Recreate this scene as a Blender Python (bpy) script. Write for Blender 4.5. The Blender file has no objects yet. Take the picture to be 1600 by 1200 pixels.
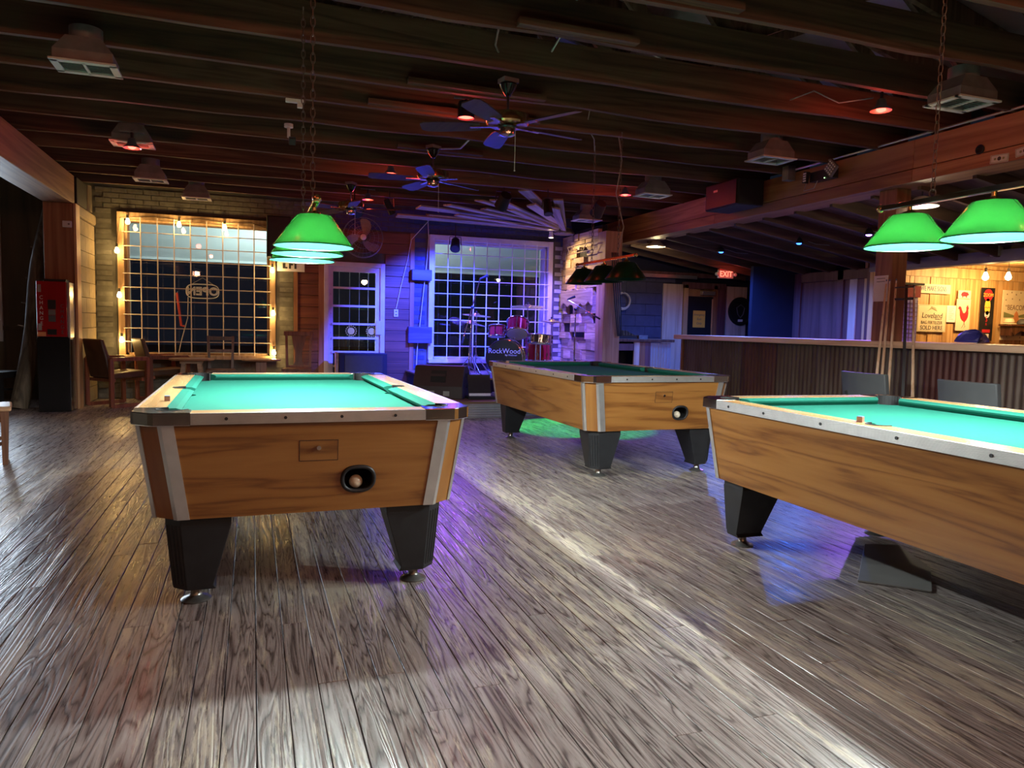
import bpy, bmesh, math, random
from mathutils import Vector, Matrix

random.seed(7)
scene = bpy.context.scene
COL = scene.collection
PI = math.pi

# ------------------------------------------------------------------ camera
cam_d = bpy.data.cameras.new('camera')
cam = bpy.data.objects.new('camera', cam_d)
COL.objects.link(cam)
YAW, PITCH, ROLL = 0.3402, 0.0772, 0.0226
fw = Vector((math.sin(YAW) * math.cos(PITCH), math.cos(YAW) * math.cos(PITCH), -math.sin(PITCH)))
rt = Vector((math.cos(YAW), -math.sin(YAW), 0))
up = rt.cross(fw)
r2 = rt * math.cos(ROLL) + up * math.sin(ROLL)
u2 = -rt * math.sin(ROLL) + up * math.cos(ROLL)
m = Matrix((r2, u2, -fw)).transposed().to_4x4()
m.translation = Vector((0, 0, 1.15))
cam.matrix_world = m
cam_d.sensor_width = 36
cam_d.lens = 1150.2 / 1600 * 36
cam_d.clip_start = 0.05
cam_d.clip_end = 200
scene.camera = cam

# ------------------------------------------------------------------ world, exposure
world = bpy.data.worlds.new('night')
scene.world = world
world.use_nodes = True
bgn = world.node_tree.nodes['Background']
bgn.inputs['Color'].default_value = (0.10, 0.14, 0.24, 1)
bgn.inputs['Strength'].default_value = 0.03
vs = scene.view_settings
vs.view_transform = 'Standard'
vs.look = 'None'
vs.exposure = 0.75
vs.gamma = 1.0
vs.use_curve_mapping = False

# light levels, tuned together
L_POOL = 75.0       # watts of a pool lamp bulb
L_STRING = 3.0
L_RED = 4.2
L_BLUE = 130.0
L_STAGE = 1300.0
L_ALCOVE = 22.0
L_DISH = 7.0
L_REAR = 36.0
L_SIDE = 125.0
L_PORCH = 140.0


def add_light(name, kind, loc, col, power, radius=0.03, target=None, angle=60, blend=0.4, size=None):
    d = bpy.data.lights.new(name, kind)
    d.color = col
    d.energy = power
    if kind in ('POINT', 'SPOT'):
        d.shadow_soft_size = radius
    if kind == 'SPOT':
        d.spot_size = math.radians(angle)
        d.spot_blend = blend
    if kind == 'AREA':
        d.shape = 'RECTANGLE'
        d.size, d.size_y = size
    o = bpy.data.objects.new(name, d)
    COL.objects.link(o)
    o.location = loc
    if target is not None:
        o.rotation_euler = (Vector(target) - Vector(loc)).to_track_quat('-Z', 'Y').to_euler()
    return o


# ------------------------------------------------------------------ materials
def nodes_of(name):
    mt = bpy.data.materials.new(name)
    mt.use_nodes = True
    nt = mt.node_tree
    nt.nodes.clear()
    out = nt.nodes.new('ShaderNodeOutputMaterial')
    return mt, nt, out


def N(nt, t, **kw):
    n = nt.nodes.new(t)
    for k, v in kw.items():
        if k.startswith('i_'):
            n.inputs[k[2:].replace('_', ' ')].default_value = v
        else:
            setattr(n, k, v)
    return n


def c4(c):
    return (c[0], c[1], c[2], 1)


def ramp(nt, fac, stops):
    r = nt.nodes.new('ShaderNodeValToRGB')
    e = r.color_ramp.elements
    while len(e) > 1:
        e.remove(e[-1])
    e[0].position, e[0].color = stops[0][0], c4(stops[0][1])
    for p, c in stops[1:]:
        k = e.new(p)
        k.color = c4(c)
    nt.links.new(fac, r.inputs['Fac'])
    return r.outputs['Color']


def coords(nt, scale=(1, 1, 1), rnd=True, what='Object'):
    tc = N(nt, 'ShaderNodeTexCoord')
    src = tc.outputs[what]
    if rnd:
        oi = N(nt, 'ShaderNodeObjectInfo')
        mul = N(nt, 'ShaderNodeVectorMath', operation='SCALE')
        mul.inputs[0].default_value = (37.0, 53.0, 29.0)
        nt.links.new(oi.outputs['Random'], mul.inputs['Scale'])
        add = N(nt, 'ShaderNodeVectorMath', operation='ADD')
        nt.links.new(src, add.inputs[0])
        nt.links.new(mul.outputs[0], add.inputs[1])
        src = add.outputs[0]
    mp = N(nt, 'ShaderNodeMapping')
    mp.inputs['Scale'].default_value = scale
    nt.links.new(src, mp.inputs['Vector'])
    return mp.outputs[0]


def principled(nt, out, **kw):
    b = nt.nodes.new('ShaderNodeBsdfPrincipled')
    for k, v in kw.items():
        b.inputs[k].default_value = v
    nt.links.new(b.outputs[0], out.inputs['Surface'])
    return b


def plain(name, col, rough=0.5, metal=0.0, var=0.12, scale=6.0, bump=0.0, spec=0.5, coat=0.0):
    """painted, moulded or metal surface with a little mottling"""
    mt, nt, out = nodes_of(name)
    v = coords(nt, (scale, scale, scale))
    nz = N(nt, 'ShaderNodeTexNoise', i_Scale=1.0, i_Detail=4.0)
    nt.links.new(v, nz.inputs['Vector'])
    lo = tuple(max(0, x * (1 - var)) for x in col)
    hi = tuple(min(1, x * (1 + var)) for x in col)
    c = ramp(nt, nz.outputs['Fac'], [(0.3, lo), (0.7, hi)])
    b = principled(nt, out, Roughness=rough, Metallic=metal)
    b.inputs['Specular IOR Level'].default_value = spec
    b.inputs['Coat Weight'].default_value = coat
    nt.links.new(c, b.inputs['Base Color'])
    if bump:
        bp = N(nt, 'ShaderNodeBump', i_Strength=bump, i_Distance=0.01)
        nt.links.new(nz.outputs['Fac'], bp.inputs['Height'])
        nt.links.new(bp.outputs[0], b.inputs['Normal'])
    return mt


def wood(name, dark, mid, light, axis='Y', freq=14.0, rough=0.45, stretch=0.07, bump=0.15, tone=0.25, knots=False, coat=0.0):
    """wood whose grain runs along one local axis, every piece with a tone of its own"""
    mt, nt, out = nodes_of(name)
    sc = {'X': (stretch, 1, 1), 'Y': (1, stretch, 1), 'Z': (1, 1, stretch)}[axis]
    v = coords(nt, tuple(s * freq for s in sc))
    n1 = N(nt, 'ShaderNodeTexNoise', i_Scale=0.6, i_Detail=2.0, i_Distortion=0.6)
    nt.links.new(v, n1.inputs['Vector'])
    mulv = N(nt, 'ShaderNodeMath', operation='MULTIPLY')
    mulv.inputs[1].default_value = 9.0
    nt.links.new(n1.outputs['Fac'], mulv.inputs[0])
    fr = N(nt, 'ShaderNodeMath', operation='PINGPONG')
    fr.inputs[1].default_value = 1.0
    nt.links.new(mulv.outputs[0], fr.inputs[0])
    n2 = N(nt, 'ShaderNodeTexNoise', i_Scale=5.0, i_Detail=5.0, i_Roughness=0.65)
    nt.links.new(v, n2.inputs['Vector'])
    mx = N(nt, 'ShaderNodeMath', operation='MULTIPLY_ADD')
    mx.inputs[1].default_value = 0.5
    nt.links.new(fr.outputs[0], mx.inputs[0])
    half = N(nt, 'ShaderNodeMath', operation='MULTIPLY')
    half.inputs[1].default_value = 0.5
    nt.links.new(n2.outputs['Fac'], half.inputs[0])
    nt.links.new(half.outputs[0], mx.inputs[2])
    c = ramp(nt, mx.outputs[0], [(0.15, dark), (0.45, mid), (0.8, light)])
    oi = N(nt, 'ShaderNodeObjectInfo')
    mr = N(nt, 'ShaderNodeMapRange')
    mr.inputs['To Min'].default_value = 1 - tone
    mr.inputs['To Max'].default_value = 1 + tone
    nt.links.new(oi.outputs['Random'], mr.inputs['Value'])
    hs = N(nt, 'ShaderNodeHueSaturation')
    nt.links.new(mr.outputs[0], hs.inputs['Value'])
    nt.links.new(c, hs.inputs['Color'])
    b = principled(nt, out, Roughness=rough)
    b.inputs['Coat Weight'].default_value = coat
    nt.links.new(hs.outputs[0], b.inputs['Base Color'])
    if bump:
        bp = N(nt, 'ShaderNodeBump', i_Strength=bump, i_Distance=0.004)
        nt.links.new(mx.outputs[0], bp.inputs['Height'])
        nt.links.new(bp.outputs[0], b.inputs['Normal'])
    return mt


def floor_wood(name):
    """old pine boards: dark figured grain, finish worn through to pale wood in patches"""
    mt, nt, out = nodes_of(name)
    v = coords(nt, (11, 0.75, 11))
    n1 = N(nt, 'ShaderNodeTexNoise', i_Scale=1.0, i_Detail=2.5, i_Distortion=0.9)
    nt.links.new(v, n1.inputs['Vector'])
    mulv = N(nt, 'ShaderNodeMath', operation='MULTIPLY')
    mulv.inputs[1].default_value = 24.0
    nt.links.new(n1.outputs['Fac'], mulv.inputs[0])
    fr = N(nt, 'ShaderNodeMath', operation='PINGPONG')
    fr.inputs[1].default_value = 1.0
    nt.links.new(mulv.outputs[0], fr.inputs[0])
    grain = ramp(nt, fr.outputs[0], [(0.04, (0.092, 0.070, 0.066)), (0.30, (0.24, 0.199, 0.187)), (0.95, (0.34, 0.295, 0.280))])
    vf = coords(nt, (120, 5, 120))
    n2 = N(nt, 'ShaderNodeTexNoise', i_Scale=1.0, i_Detail=4.0, i_Roughness=0.7)
    nt.links.new(vf, n2.inputs['Vector'])
    fine = ramp(nt, n2.outputs['Fac'], [(0.35, (0.74, 0.72, 0.72)), (0.65, (1.0, 1.0, 1.0))])
    m1 = N(nt, 'ShaderNodeMix', data_type='RGBA', blend_type='MULTIPLY')
    m1.inputs['Factor'].default_value = 1.0
    nt.links.new(grain, m1.inputs[6])
    nt.links.new(fine, m1.inputs[7])
    # worn patches
    vw = coords(nt, (16.0, 1.6, 16.0))
    n3 = N(nt, 'ShaderNodeTexNoise', i_Scale=1.0, i_Detail=8.0, i_Roughness=0.7)
    nt.links.new(vw, n3.inputs['Vector'])
    vb = coords(nt, (0.55, 0.4, 0.5), rnd=False)
    geo = N(nt, 'ShaderNodeNewGeometry')
    big = N(nt, 'ShaderNodeTexNoise', i_Scale=0.9, i_Detail=2.0)
    nt.links.new(geo.outputs['Position'], big.inputs['Vector'])
    addw = N(nt, 'ShaderNodeMath', operation='MULTIPLY_ADD')
    addw.inputs[1].default_value = 0.55
    nt.links.new(big.outputs['Fac'], addw.inputs[0])
    nt.links.new(n3.outputs['Fac'], addw.inputs[2])
    vg = N(nt, 'ShaderNodeTexNoise', i_Scale=90.0, i_Detail=4.0, i_Roughness=0.7)
    nt.links.new(coords(nt, (1, 0.12, 1)), vg.inputs['Vector'])
    addg = N(nt, 'ShaderNodeMath', operation='MULTIPLY_ADD')
    addg.inputs[1].default_value = 0.42
    nt.links.new(vg.outputs['Fac'], addg.inputs[0])
    nt.links.new(addw.outputs[0], addg.inputs[2])
    sclw = N(nt, 'ShaderNodeMath', operation='MULTIPLY')
    sclw.inputs[1].default_value = 0.6
    nt.links.new(addg.outputs[0], sclw.inputs[0])
    wear = ramp(nt, sclw.outputs[0], [(0.612, (0, 0, 0)), (0.665, (0.9, 0.9, 0.9))])
    m2 = N(nt, 'ShaderNodeMix', data_type='RGBA')
    nt.links.new(wear, m2.inputs['Factor'])
    nt.links.new(m1.outputs[2], m2.inputs[6])
    m2.inputs[7].default_value = (0.45, 0.39, 0.31, 1)
    oi = N(nt, 'ShaderNodeObjectInfo')
    mr = N(nt, 'ShaderNodeMapRange')
    mr.inputs['To Min'].default_value = 0.88
    mr.inputs['To Max'].default_value = 1.12
    nt.links.new(oi.outputs['Random'], mr.inputs['Value'])
    hs = N(nt, 'ShaderNodeHueSaturation')
    nt.links.new(mr.outputs[0], hs.inputs['Value'])
    nt.links.new(m2.outputs[2], hs.inputs['Color'])
    b = principled(nt, out, Roughness=0.4)
    nt.links.new(hs.outputs[0], b.inputs['Base Color'])
    rr = N(nt, 'ShaderNodeMapRange')
    rr.inputs['From Min'].default_value = 0.3
    rr.inputs['From Max'].default_value = 0.7
    rr.inputs['To Min'].default_value = 0.20
    rr.inputs['To Max'].default_value = 0.42
    nt.links.new(n2.outputs['Fac'], rr.inputs['Value'])
    nt.links.new(rr.outputs[0], b.inputs['Roughness'])
    bp = N(nt, 'ShaderNodeBump', i_Strength=0.2, i_Distance=0.003)
    nt.links.new(fr.outputs[0], bp.inputs['Height'])
    nt.links.new(bp.outputs[0], b.inputs['Normal'])
    return mt


def emit(name, col, strength):
    mt, nt, out = nodes_of(name)
    e = N(nt, 'ShaderNodeEmission')
    e.inputs['Color'].default_value = c4(col)
    e.inputs['Strength'].default_value = strength
    nt.links.new(e.outputs[0], out.inputs['Surface'])
    return mt


def glass(name, tint=(0.9, 0.93, 0.95), rough=0.0):
    mt, nt, out = nodes_of(name)
    fr = N(nt, 'ShaderNodeFresnel', i_IOR=1.5)
    tr = N(nt, 'ShaderNodeBsdfTransparent')
    tr.inputs['Color'].default_value = c4(tint)
    gl = N(nt, 'ShaderNodeBsdfGlossy', i_Roughness=rough)
    mx = N(nt, 'ShaderNodeMixShader')
    nt.links.new(fr.outputs[0], mx.inputs[0])
    nt.links.new(tr.outputs[0], mx.inputs[1])
    nt.links.new(gl.outputs[0], mx.inputs[2])
    nt.links.new(mx.outputs[0], out.inputs['Surface'])
    return mt


def translucent(name, dif, tra, amount=0.5):
    mt, nt, out = nodes_of(name)
    nz = N(nt, 'ShaderNodeTexNoise', i_Scale=9.0, i_Detail=3.0)
    nt.links.new(coords(nt, (1, 1, 0.3)), nz.inputs['Vector'])
    c = ramp(nt, nz.outputs['Fac'], [(0.3, tuple(x * 0.9 for x in tra)), (0.7, tra)])
    b = nt.nodes.new('ShaderNodeBsdfPrincipled')
    b.inputs['Base Color'].default_value = c4(dif)
    b.inputs['Roughness'].default_value = 0.25
    t = N(nt, 'ShaderNodeBsdfTranslucent')
    nt.links.new(c, t.inputs['Color'])
    mx = N(nt, 'ShaderNodeMixShader')
    mx.inputs[0].default_value = amount
    nt.links.new(b.outputs[0], mx.inputs[1])
    nt.links.new(t.outputs[0], mx.inputs[2])
    nt.links.new(mx.outputs[0], out.inputs['Surface'])
    return mt


def rusty(name, cols):
    """galvanised corrugated sheet with vertical rust and paint streaks"""
    mt, nt, out = nodes_of(name)
    nz = N(nt, 'ShaderNodeTexNoise', i_Scale=2.2, i_Detail=6.0, i_Roughness=0.65)
    nt.links.new(coords(nt, (1, 1.6, 0.35)), nz.inputs['Vector'])
    c = ramp(nt, nz.outputs['Fac'], [(0.25, cols[0]), (0.45, cols[1]), (0.6, cols[2]), (0.75, cols[3])])
    b = principled(nt, out, Roughness=0.5, Metallic=0.35)
    nt.links.new(c, b.inputs['Base Color'])
    return mt


MAT = {}
MAT['floor'] = floor_wood('worn_floor_boards')
MAT['subfloor'] = plain('subfloor_dark', (0.03, 0.025, 0.02), 0.8)
MAT['joist'] = wood('old_joist_wood', (0.048, 0.022, 0.013), (0.105, 0.05, 0.029), (0.155, 0.082, 0.048), 'X', 12, 0.75, 0.05)
MAT['web'] = wood('old_brace_wood', (0.05, 0.027, 0.017), (0.11, 0.064, 0.04), (0.17, 0.105, 0.065), 'Z', 12, 0.75, 0.06)
MAT['beam'] = wood('fir_beam', (0.20, 0.085, 0.035), (0.30, 0.14, 0.06), (0.40, 0.21, 0.095), 'Y', 9, 0.55, 0.06)
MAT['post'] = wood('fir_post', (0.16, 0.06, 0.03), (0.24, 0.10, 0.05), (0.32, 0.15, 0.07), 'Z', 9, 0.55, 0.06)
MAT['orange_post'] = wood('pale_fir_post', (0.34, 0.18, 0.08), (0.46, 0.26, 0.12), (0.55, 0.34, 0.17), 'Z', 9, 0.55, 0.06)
MAT['roof'] = plain('roof_sheet', (0.30, 0.27, 0.29), 0.45, 0.6, 0.2, 3)
MAT['leanroof'] = wood('lean_to_boards', (0.05, 0.028, 0.02), (0.09, 0.05, 0.035), (0.14, 0.08, 0.05), 'X', 8, 0.7, 0.06)
MAT['mortar'] = plain('painted_mortar', (0.10, 0.096, 0.084), 0.8, 0, 0.2, 8, 0.2)
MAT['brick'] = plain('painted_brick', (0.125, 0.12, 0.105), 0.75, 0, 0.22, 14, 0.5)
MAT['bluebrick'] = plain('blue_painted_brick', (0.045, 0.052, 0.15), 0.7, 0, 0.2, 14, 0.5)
MAT['whitebrick'] = plain('grey_white_brick', (0.42, 0.42, 0.43), 0.75, 0, 0.15, 14, 0.5)
MAT['block'] = plain('tan_painted_block', (0.25, 0.195, 0.12), 0.75, 0, 0.12, 10, 0.3)
MAT['navy'] = plain('navy_painted_block', (0.055, 0.055, 0.115), 0.7, 0, 0.15, 8, 0.25)
MAT['navywall'] = plain('navy_wall', (0.008, 0.009, 0.035), 0.8, 0, 0.1, 5)
MAT['darkwall'] = wood('brown_panel_wall', (0.055, 0.04, 0.02), (0.085, 0.06, 0.03), (0.12, 0.085, 0.045), 'Z', 5, 0.6, 0.06)
MAT['siding'] = wood('cedar_siding', (0.085, 0.025, 0.014), (0.14, 0.046, 0.024), (0.20, 0.07, 0.035), 'X', 10, 0.55, 0.06)
MAT['windowwood'] = wood('window_casing_wood', (0.36, 0.22, 0.11), (0.48, 0.31, 0.17), (0.58, 0.40, 0.24), 'Z', 10, 0.55, 0.06)
MAT['whitepaint'] = plain('chalky_white_paint', (0.62, 0.60, 0.62), 0.5, 0, 0.08, 7, 0.1)
MAT['bar_grid'] = plain('pinkish_white_bar', (0.66, 0.56, 0.50), 0.45, 0, 0.05)
MAT['glass'] = glass('window_glass')
MAT['cabinet_x'] = wood('oak_laminate_across', (0.12, 0.038, 0.008), (0.265, 0.108, 0.024), (0.31, 0.135, 0.033), 'X', 15, 0.32, 0.07, 0.03, 0.03)
MAT['cabinet_y'] = wood('oak_laminate_along', (0.12, 0.038, 0.008), (0.265, 0.108, 0.024), (0.31, 0.135, 0.033), 'Y', 15, 0.32, 0.07, 0.03, 0.03)
MAT['cabinet_z'] = wood('oak_laminate_upright', (0.22, 0.082, 0.018), (0.27, 0.11, 0.026), (0.31, 0.135, 0.034), 'Z', 9, 0.32, 0.08, 0.03, 0.03)
MAT['rail_x'] = wood('maple_rail_across', (0.28, 0.15, 0.055), (0.38, 0.22, 0.09), (0.44, 0.27, 0.12), 'X', 10, 0.25, 0.08, 0.02, 0.05)
MAT['rail_y'] = wood('maple_rail_along', (0.28, 0.15, 0.055), (0.38, 0.22, 0.09), (0.44, 0.27, 0.12), 'Y', 10, 0.25, 0.08, 0.02, 0.05)
MAT['cloth'] = plain('billiard_cloth', (0.012, 0.112, 0.080), 0.9, 0, 0.05, 40, 0.05, 0.1)
MAT['chrome'] = plain('chrome', (0.75, 0.75, 0.76), 0.1, 1.0, 0.03)
MAT['alu'] = plain('brushed_aluminium', (0.62, 0.61, 0.60), 0.33, 0.85, 0.06, 20)
MAT['black'] = plain('black_plastic', (0.012, 0.012, 0.014), 0.45, 0, 0.2, 20)
MAT['blackmat'] = plain('black_matte', (0.006, 0.006, 0.007), 0.75, 0, 0.2, 20)
MAT['blackgloss'] = plain('black_gloss', (0.010, 0.010, 0.011), 0.18, 0, 0.1, 5)
MAT['legblack'] = plain('black_leg_laminate', (0.014, 0.015, 0.018), 0.4, 0, 0.2, 15, 0.05)
MAT['steel'] = plain('dull_steel', (0.35, 0.34, 0.33), 0.35, 0.9, 0.1, 12)
MAT['darksteel'] = plain('dark_chain_steel', (0.20, 0.15, 0.13), 0.45, 0.8, 0.1, 12)
MAT['brass'] = plain('brass', (0.62, 0.42, 0.18), 0.22, 1.0, 0.06)
MAT['galv'] = plain('galvanised_steel', (0.20, 0.19, 0.19), 0.5, 0.35, 0.2, 9)
MAT['ventwhite'] = plain('vent_grille_white', (0.60, 0.58, 0.54), 0.5, 0, 0.06)
MAT['chalk'] = plain('blue_chalk', (0.10, 0.16, 0.30), 0.9)
MAT['chalkred'] = plain('chalk_wrapper', (0.35, 0.18, 0.12), 0.8)
MAT['ball'] = plain('ivory_ball', (0.75, 0.66, 0.52), 0.15, 0, 0.03)
MAT['chairwood'] = wood('dark_chair_wood', (0.05, 0.018, 0.010), (0.11, 0.042, 0.022), (0.17, 0.07, 0.035), 'Z', 14, 0.4, 0.08)
MAT['redchair'] = wood('cherry_chair_wood', (0.12, 0.03, 0.016), (0.20, 0.06, 0.03), (0.27, 0.09, 0.045), 'Z', 14, 0.4, 0.08)
MAT['leather'] = plain('brown_leather', (0.075, 0.032, 0.016), 0.45, 0, 0.25, 9, 0.15)
MAT['tablewood'] = wood('oak_table_top', (0.20, 0.10, 0.05), (0.30, 0.165, 0.085), (0.38, 0.22, 0.12), 'X', 12, 0.4, 0.08)
MAT['log'] = wood('peeled_log', (0.06, 0.045, 0.03), (0.13, 0.10, 0.065), (0.22, 0.175, 0.12), 'Z', 10, 0.7, 0.1, 0.5)
MAT['red'] = plain('glossy_red', (0.34, 0.008, 0.012), 0.2, 0, 0.06, 3)
MAT['redtube'] = plain('red_tube', (0.75, 0.10, 0.07), 0.3)
MAT['whitetube'] = plain('white_tube', (0.75, 0.76, 0.78), 0.3)
MAT['white'] = plain('white_plain', (0.72, 0.71, 0.69), 0.5, 0, 0.04)
MAT['cream'] = plain('cream_board', (0.78, 0.68, 0.46), 0.6, 0, 0.05, 5)
MAT['paper'] = plain('paper', (0.78, 0.74, 0.72), 0.8, 0, 0.03)
MAT['orangepaper'] = plain('orange_paper', (0.85, 0.42, 0.05), 0.8, 0, 0.04)
MAT['inkblue'] = plain('blue_ink', (0.03, 0.07, 0.22), 0.6)
MAT['inkblack'] = plain('black_ink', (0.03, 0.03, 0.03), 0.6)
MAT['inkred'] = plain('red_ink', (0.62, 0.02, 0.03), 0.6)
MAT['inkgreen'] = plain('olive_ink', (0.22, 0.25, 0.10), 0.6)
MAT['inkbrown'] = plain('brown_ink', (0.22, 0.12, 0.07), 0.6)
MAT['inkyellow'] = plain('yellow_ink', (0.85, 0.60, 0.08), 0.6)
MAT['inkorange'] = plain('orange_ink', (0.72, 0.28, 0.10), 0.6)
MAT['boards'] = wood('golden_pine_board', (0.42, 0.22, 0.07), (0.58, 0.34, 0.13), (0.68, 0.44, 0.20), 'Z', 9, 0.5, 0.06, 0.1, 0.18)
MAT['bluelit_box'] = wood('blue_lit_box_wood', (0.05, 0.05, 0.22), (0.08, 0.08, 0.32), (0.12, 0.12, 0.40), 'X', 9, 0.5, 0.08)  # plain wood boxes, the blue stage light put into their colour
MAT['pinepanel'] = wood('pale_pine_panel', (0.42, 0.30, 0.24), (0.56, 0.44, 0.37), (0.64, 0.53, 0.46), 'Z', 7, 0.55, 0.07, 0.05, 0.06)
MAT['collage'] = wood('reclaimed_block_wood', (0.30, 0.20, 0.11), (0.46, 0.33, 0.19), (0.58, 0.44, 0.27), 'Y', 14, 0.65, 0.08, 0.3, 0.4)
MAT['burst'] = wood('weathered_plank', (0.20, 0.15, 0.11), (0.36, 0.28, 0.22), (0.50, 0.42, 0.34), 'X', 12, 0.7, 0.06, 0.3, 0.3)
MAT['stagewood'] = wood('stage_boards', (0.12, 0.06, 0.035), (0.22, 0.12, 0.07), (0.30, 0.17, 0.10), 'X', 10, 0.4, 0.06)
MAT['bartop'] = wood('bar_top_pine', (0.40, 0.24, 0.14), (0.54, 0.35, 0.22), (0.62, 0.44, 0.29), 'Y', 8, 0.4, 0.05)
MAT['rust'] = rusty('rusty_corrugated', [(0.03, 0.014, 0.009), (0.075, 0.042, 0.029), (0.10, 0.07, 0.054), (0.065, 0.028, 0.019)])
MAT['rustred'] = rusty('red_worn_corrugated', [(0.03, 0.011, 0.009), (0.085, 0.025, 0.02), (0.08, 0.05, 0.04), (0.105, 0.028, 0.024)])
MAT['galvcorr'] = rusty('grey_corrugated', [(0.22, 0.22, 0.23), (0.32, 0.32, 0.33), (0.38, 0.37, 0.37), (0.28, 0.24, 0.21)])
MAT['greyvinyl'] = plain('grey_vinyl', (0.08, 0.085, 0.09), 0.5, 0, 0.1, 7, 0.1)
MAT['cue'] = wood('maple_cue', (0.50, 0.32, 0.18), (0.62, 0.43, 0.27), (0.70, 0.52, 0.35), 'Z', 20, 0.3, 0.05, 0.02, 0.12)
MAT['purplepanel'] = wood('stained_panel', (0.09, 0.035, 0.04), (0.13, 0.055, 0.065), (0.17, 0.075, 0.085), 'Z', 6, 0.5, 0.05, 0.05, 0.08)
MAT['shade'] = translucent('green_lamp_shade', (0.015, 0.20, 0.02), (0.14, 0.80, 0.13), 0.062)
MAT['shadeoff'] = plain('dark_green_enamel', (0.004, 0.035, 0.012), 0.3, 0, 0.1)
MAT['liner'] = translucent('aqua_lit_shade_liner', (0.009, 0.068, 0.050), (0.55, 0.95, 0.75), 0.22)  # liner base kept dark aqua, the lit shade's tint put into its colour
MAT['bulb_pool'] = emit('pool_bulb_glow', (0.92, 1.0, 0.97), 60)
MAT['bulb_warm'] = emit('warm_bulb_glow', (1.0, 0.62, 0.22), 28)
MAT['bulb_alcove'] = emit('alcove_bulb_glow', (1.0, 0.72, 0.36), 40)
MAT['bulb_red'] = emit('red_bulb_glow', (1.0, 0.045, 0.03), 9)
MAT['bulb_blue'] = emit('blue_bulb_glow', (0.03, 0.13, 1.0), 5)
MAT['bulb_violet'] = emit('violet_bulb_glow', (0.30, 0.14, 1.0), 8)
MAT['exit_glow'] = emit('exit_letters_glow', (1.0, 0.10, 0.06), 3.0)
MAT['bulb_dish'] = emit('dish_bulb_glow', (1.0, 0.86, 0.50), 30)
MAT['led_white'] = emit('led_face', (0.7, 0.85, 1.0), 1.4)
MAT['led_green'] = emit('led_dot', (0.4, 1.0, 0.3), 3.0)
MAT['clearglass'] = glass('clear_globe', (0.95, 0.9, 0.85))
MAT['drumred'] = plain('drum_red_wrap', (0.30, 0.015, 0.02), 0.15, 0.2, 0.1, 6)
MAT['drumblack'] = plain('drum_black_wrap', (0.05, 0.04, 0.05), 0.25, 0.1, 0.1, 6)
MAT['drumhead'] = plain('white_drumhead', (0.62, 0.60, 0.60), 0.5)
MAT['cymbal'] = plain('cymbal_bronze', (0.62, 0.48, 0.26), 0.25, 0.9, 0.08, 10)
MAT['speakermaroon'] = plain('speaker_cabinet', (0.028, 0.014, 0.016), 0.5, 0, 0.1, 30, 0.1)
MAT['blade'] = wood('dark_fan_blade', (0.02, 0.012, 0.01), (0.05, 0.03, 0.022), (0.08, 0.05, 0.035), 'Y', 10, 0.35, 0.08)
MAT['greyblade'] = plain('grey_fan_blade', (0.24, 0.22, 0.24), 0.4)
MAT['wire'] = plain('grey_cable', (0.34, 0.32, 0.30), 0.6)
MAT['blackwire'] = plain('black_cable', (0.012, 0.012, 0.012), 0.6)
MAT['porch'] = plain('porch_soffit', (0.62, 0.68, 0.66), 0.7, 0, 0.05, 2)
MAT['asphalt'] = plain('asphalt', (0.05, 0.05, 0.055), 0.8, 0, 0.2, 6)
MAT['bill'] = plain('bank_note', (0.55, 0.58, 0.48), 0.8)
MAT['chips'] = plain('blue_foil', (0.05, 0.06, 0.38), 0.3, 0.3)
MAT['gold'] = plain('gold_sticker', (0.62, 0.50, 0.08), 0.5)
MAT['plate'] = plain('grey_floor_plate', (0.24, 0.235, 0.23), 0.45, 0.2, 0.12, 5)
MAT['purpletrim'] = plain('grey_header_paint', (0.20, 0.18, 0.22), 0.5)


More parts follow.
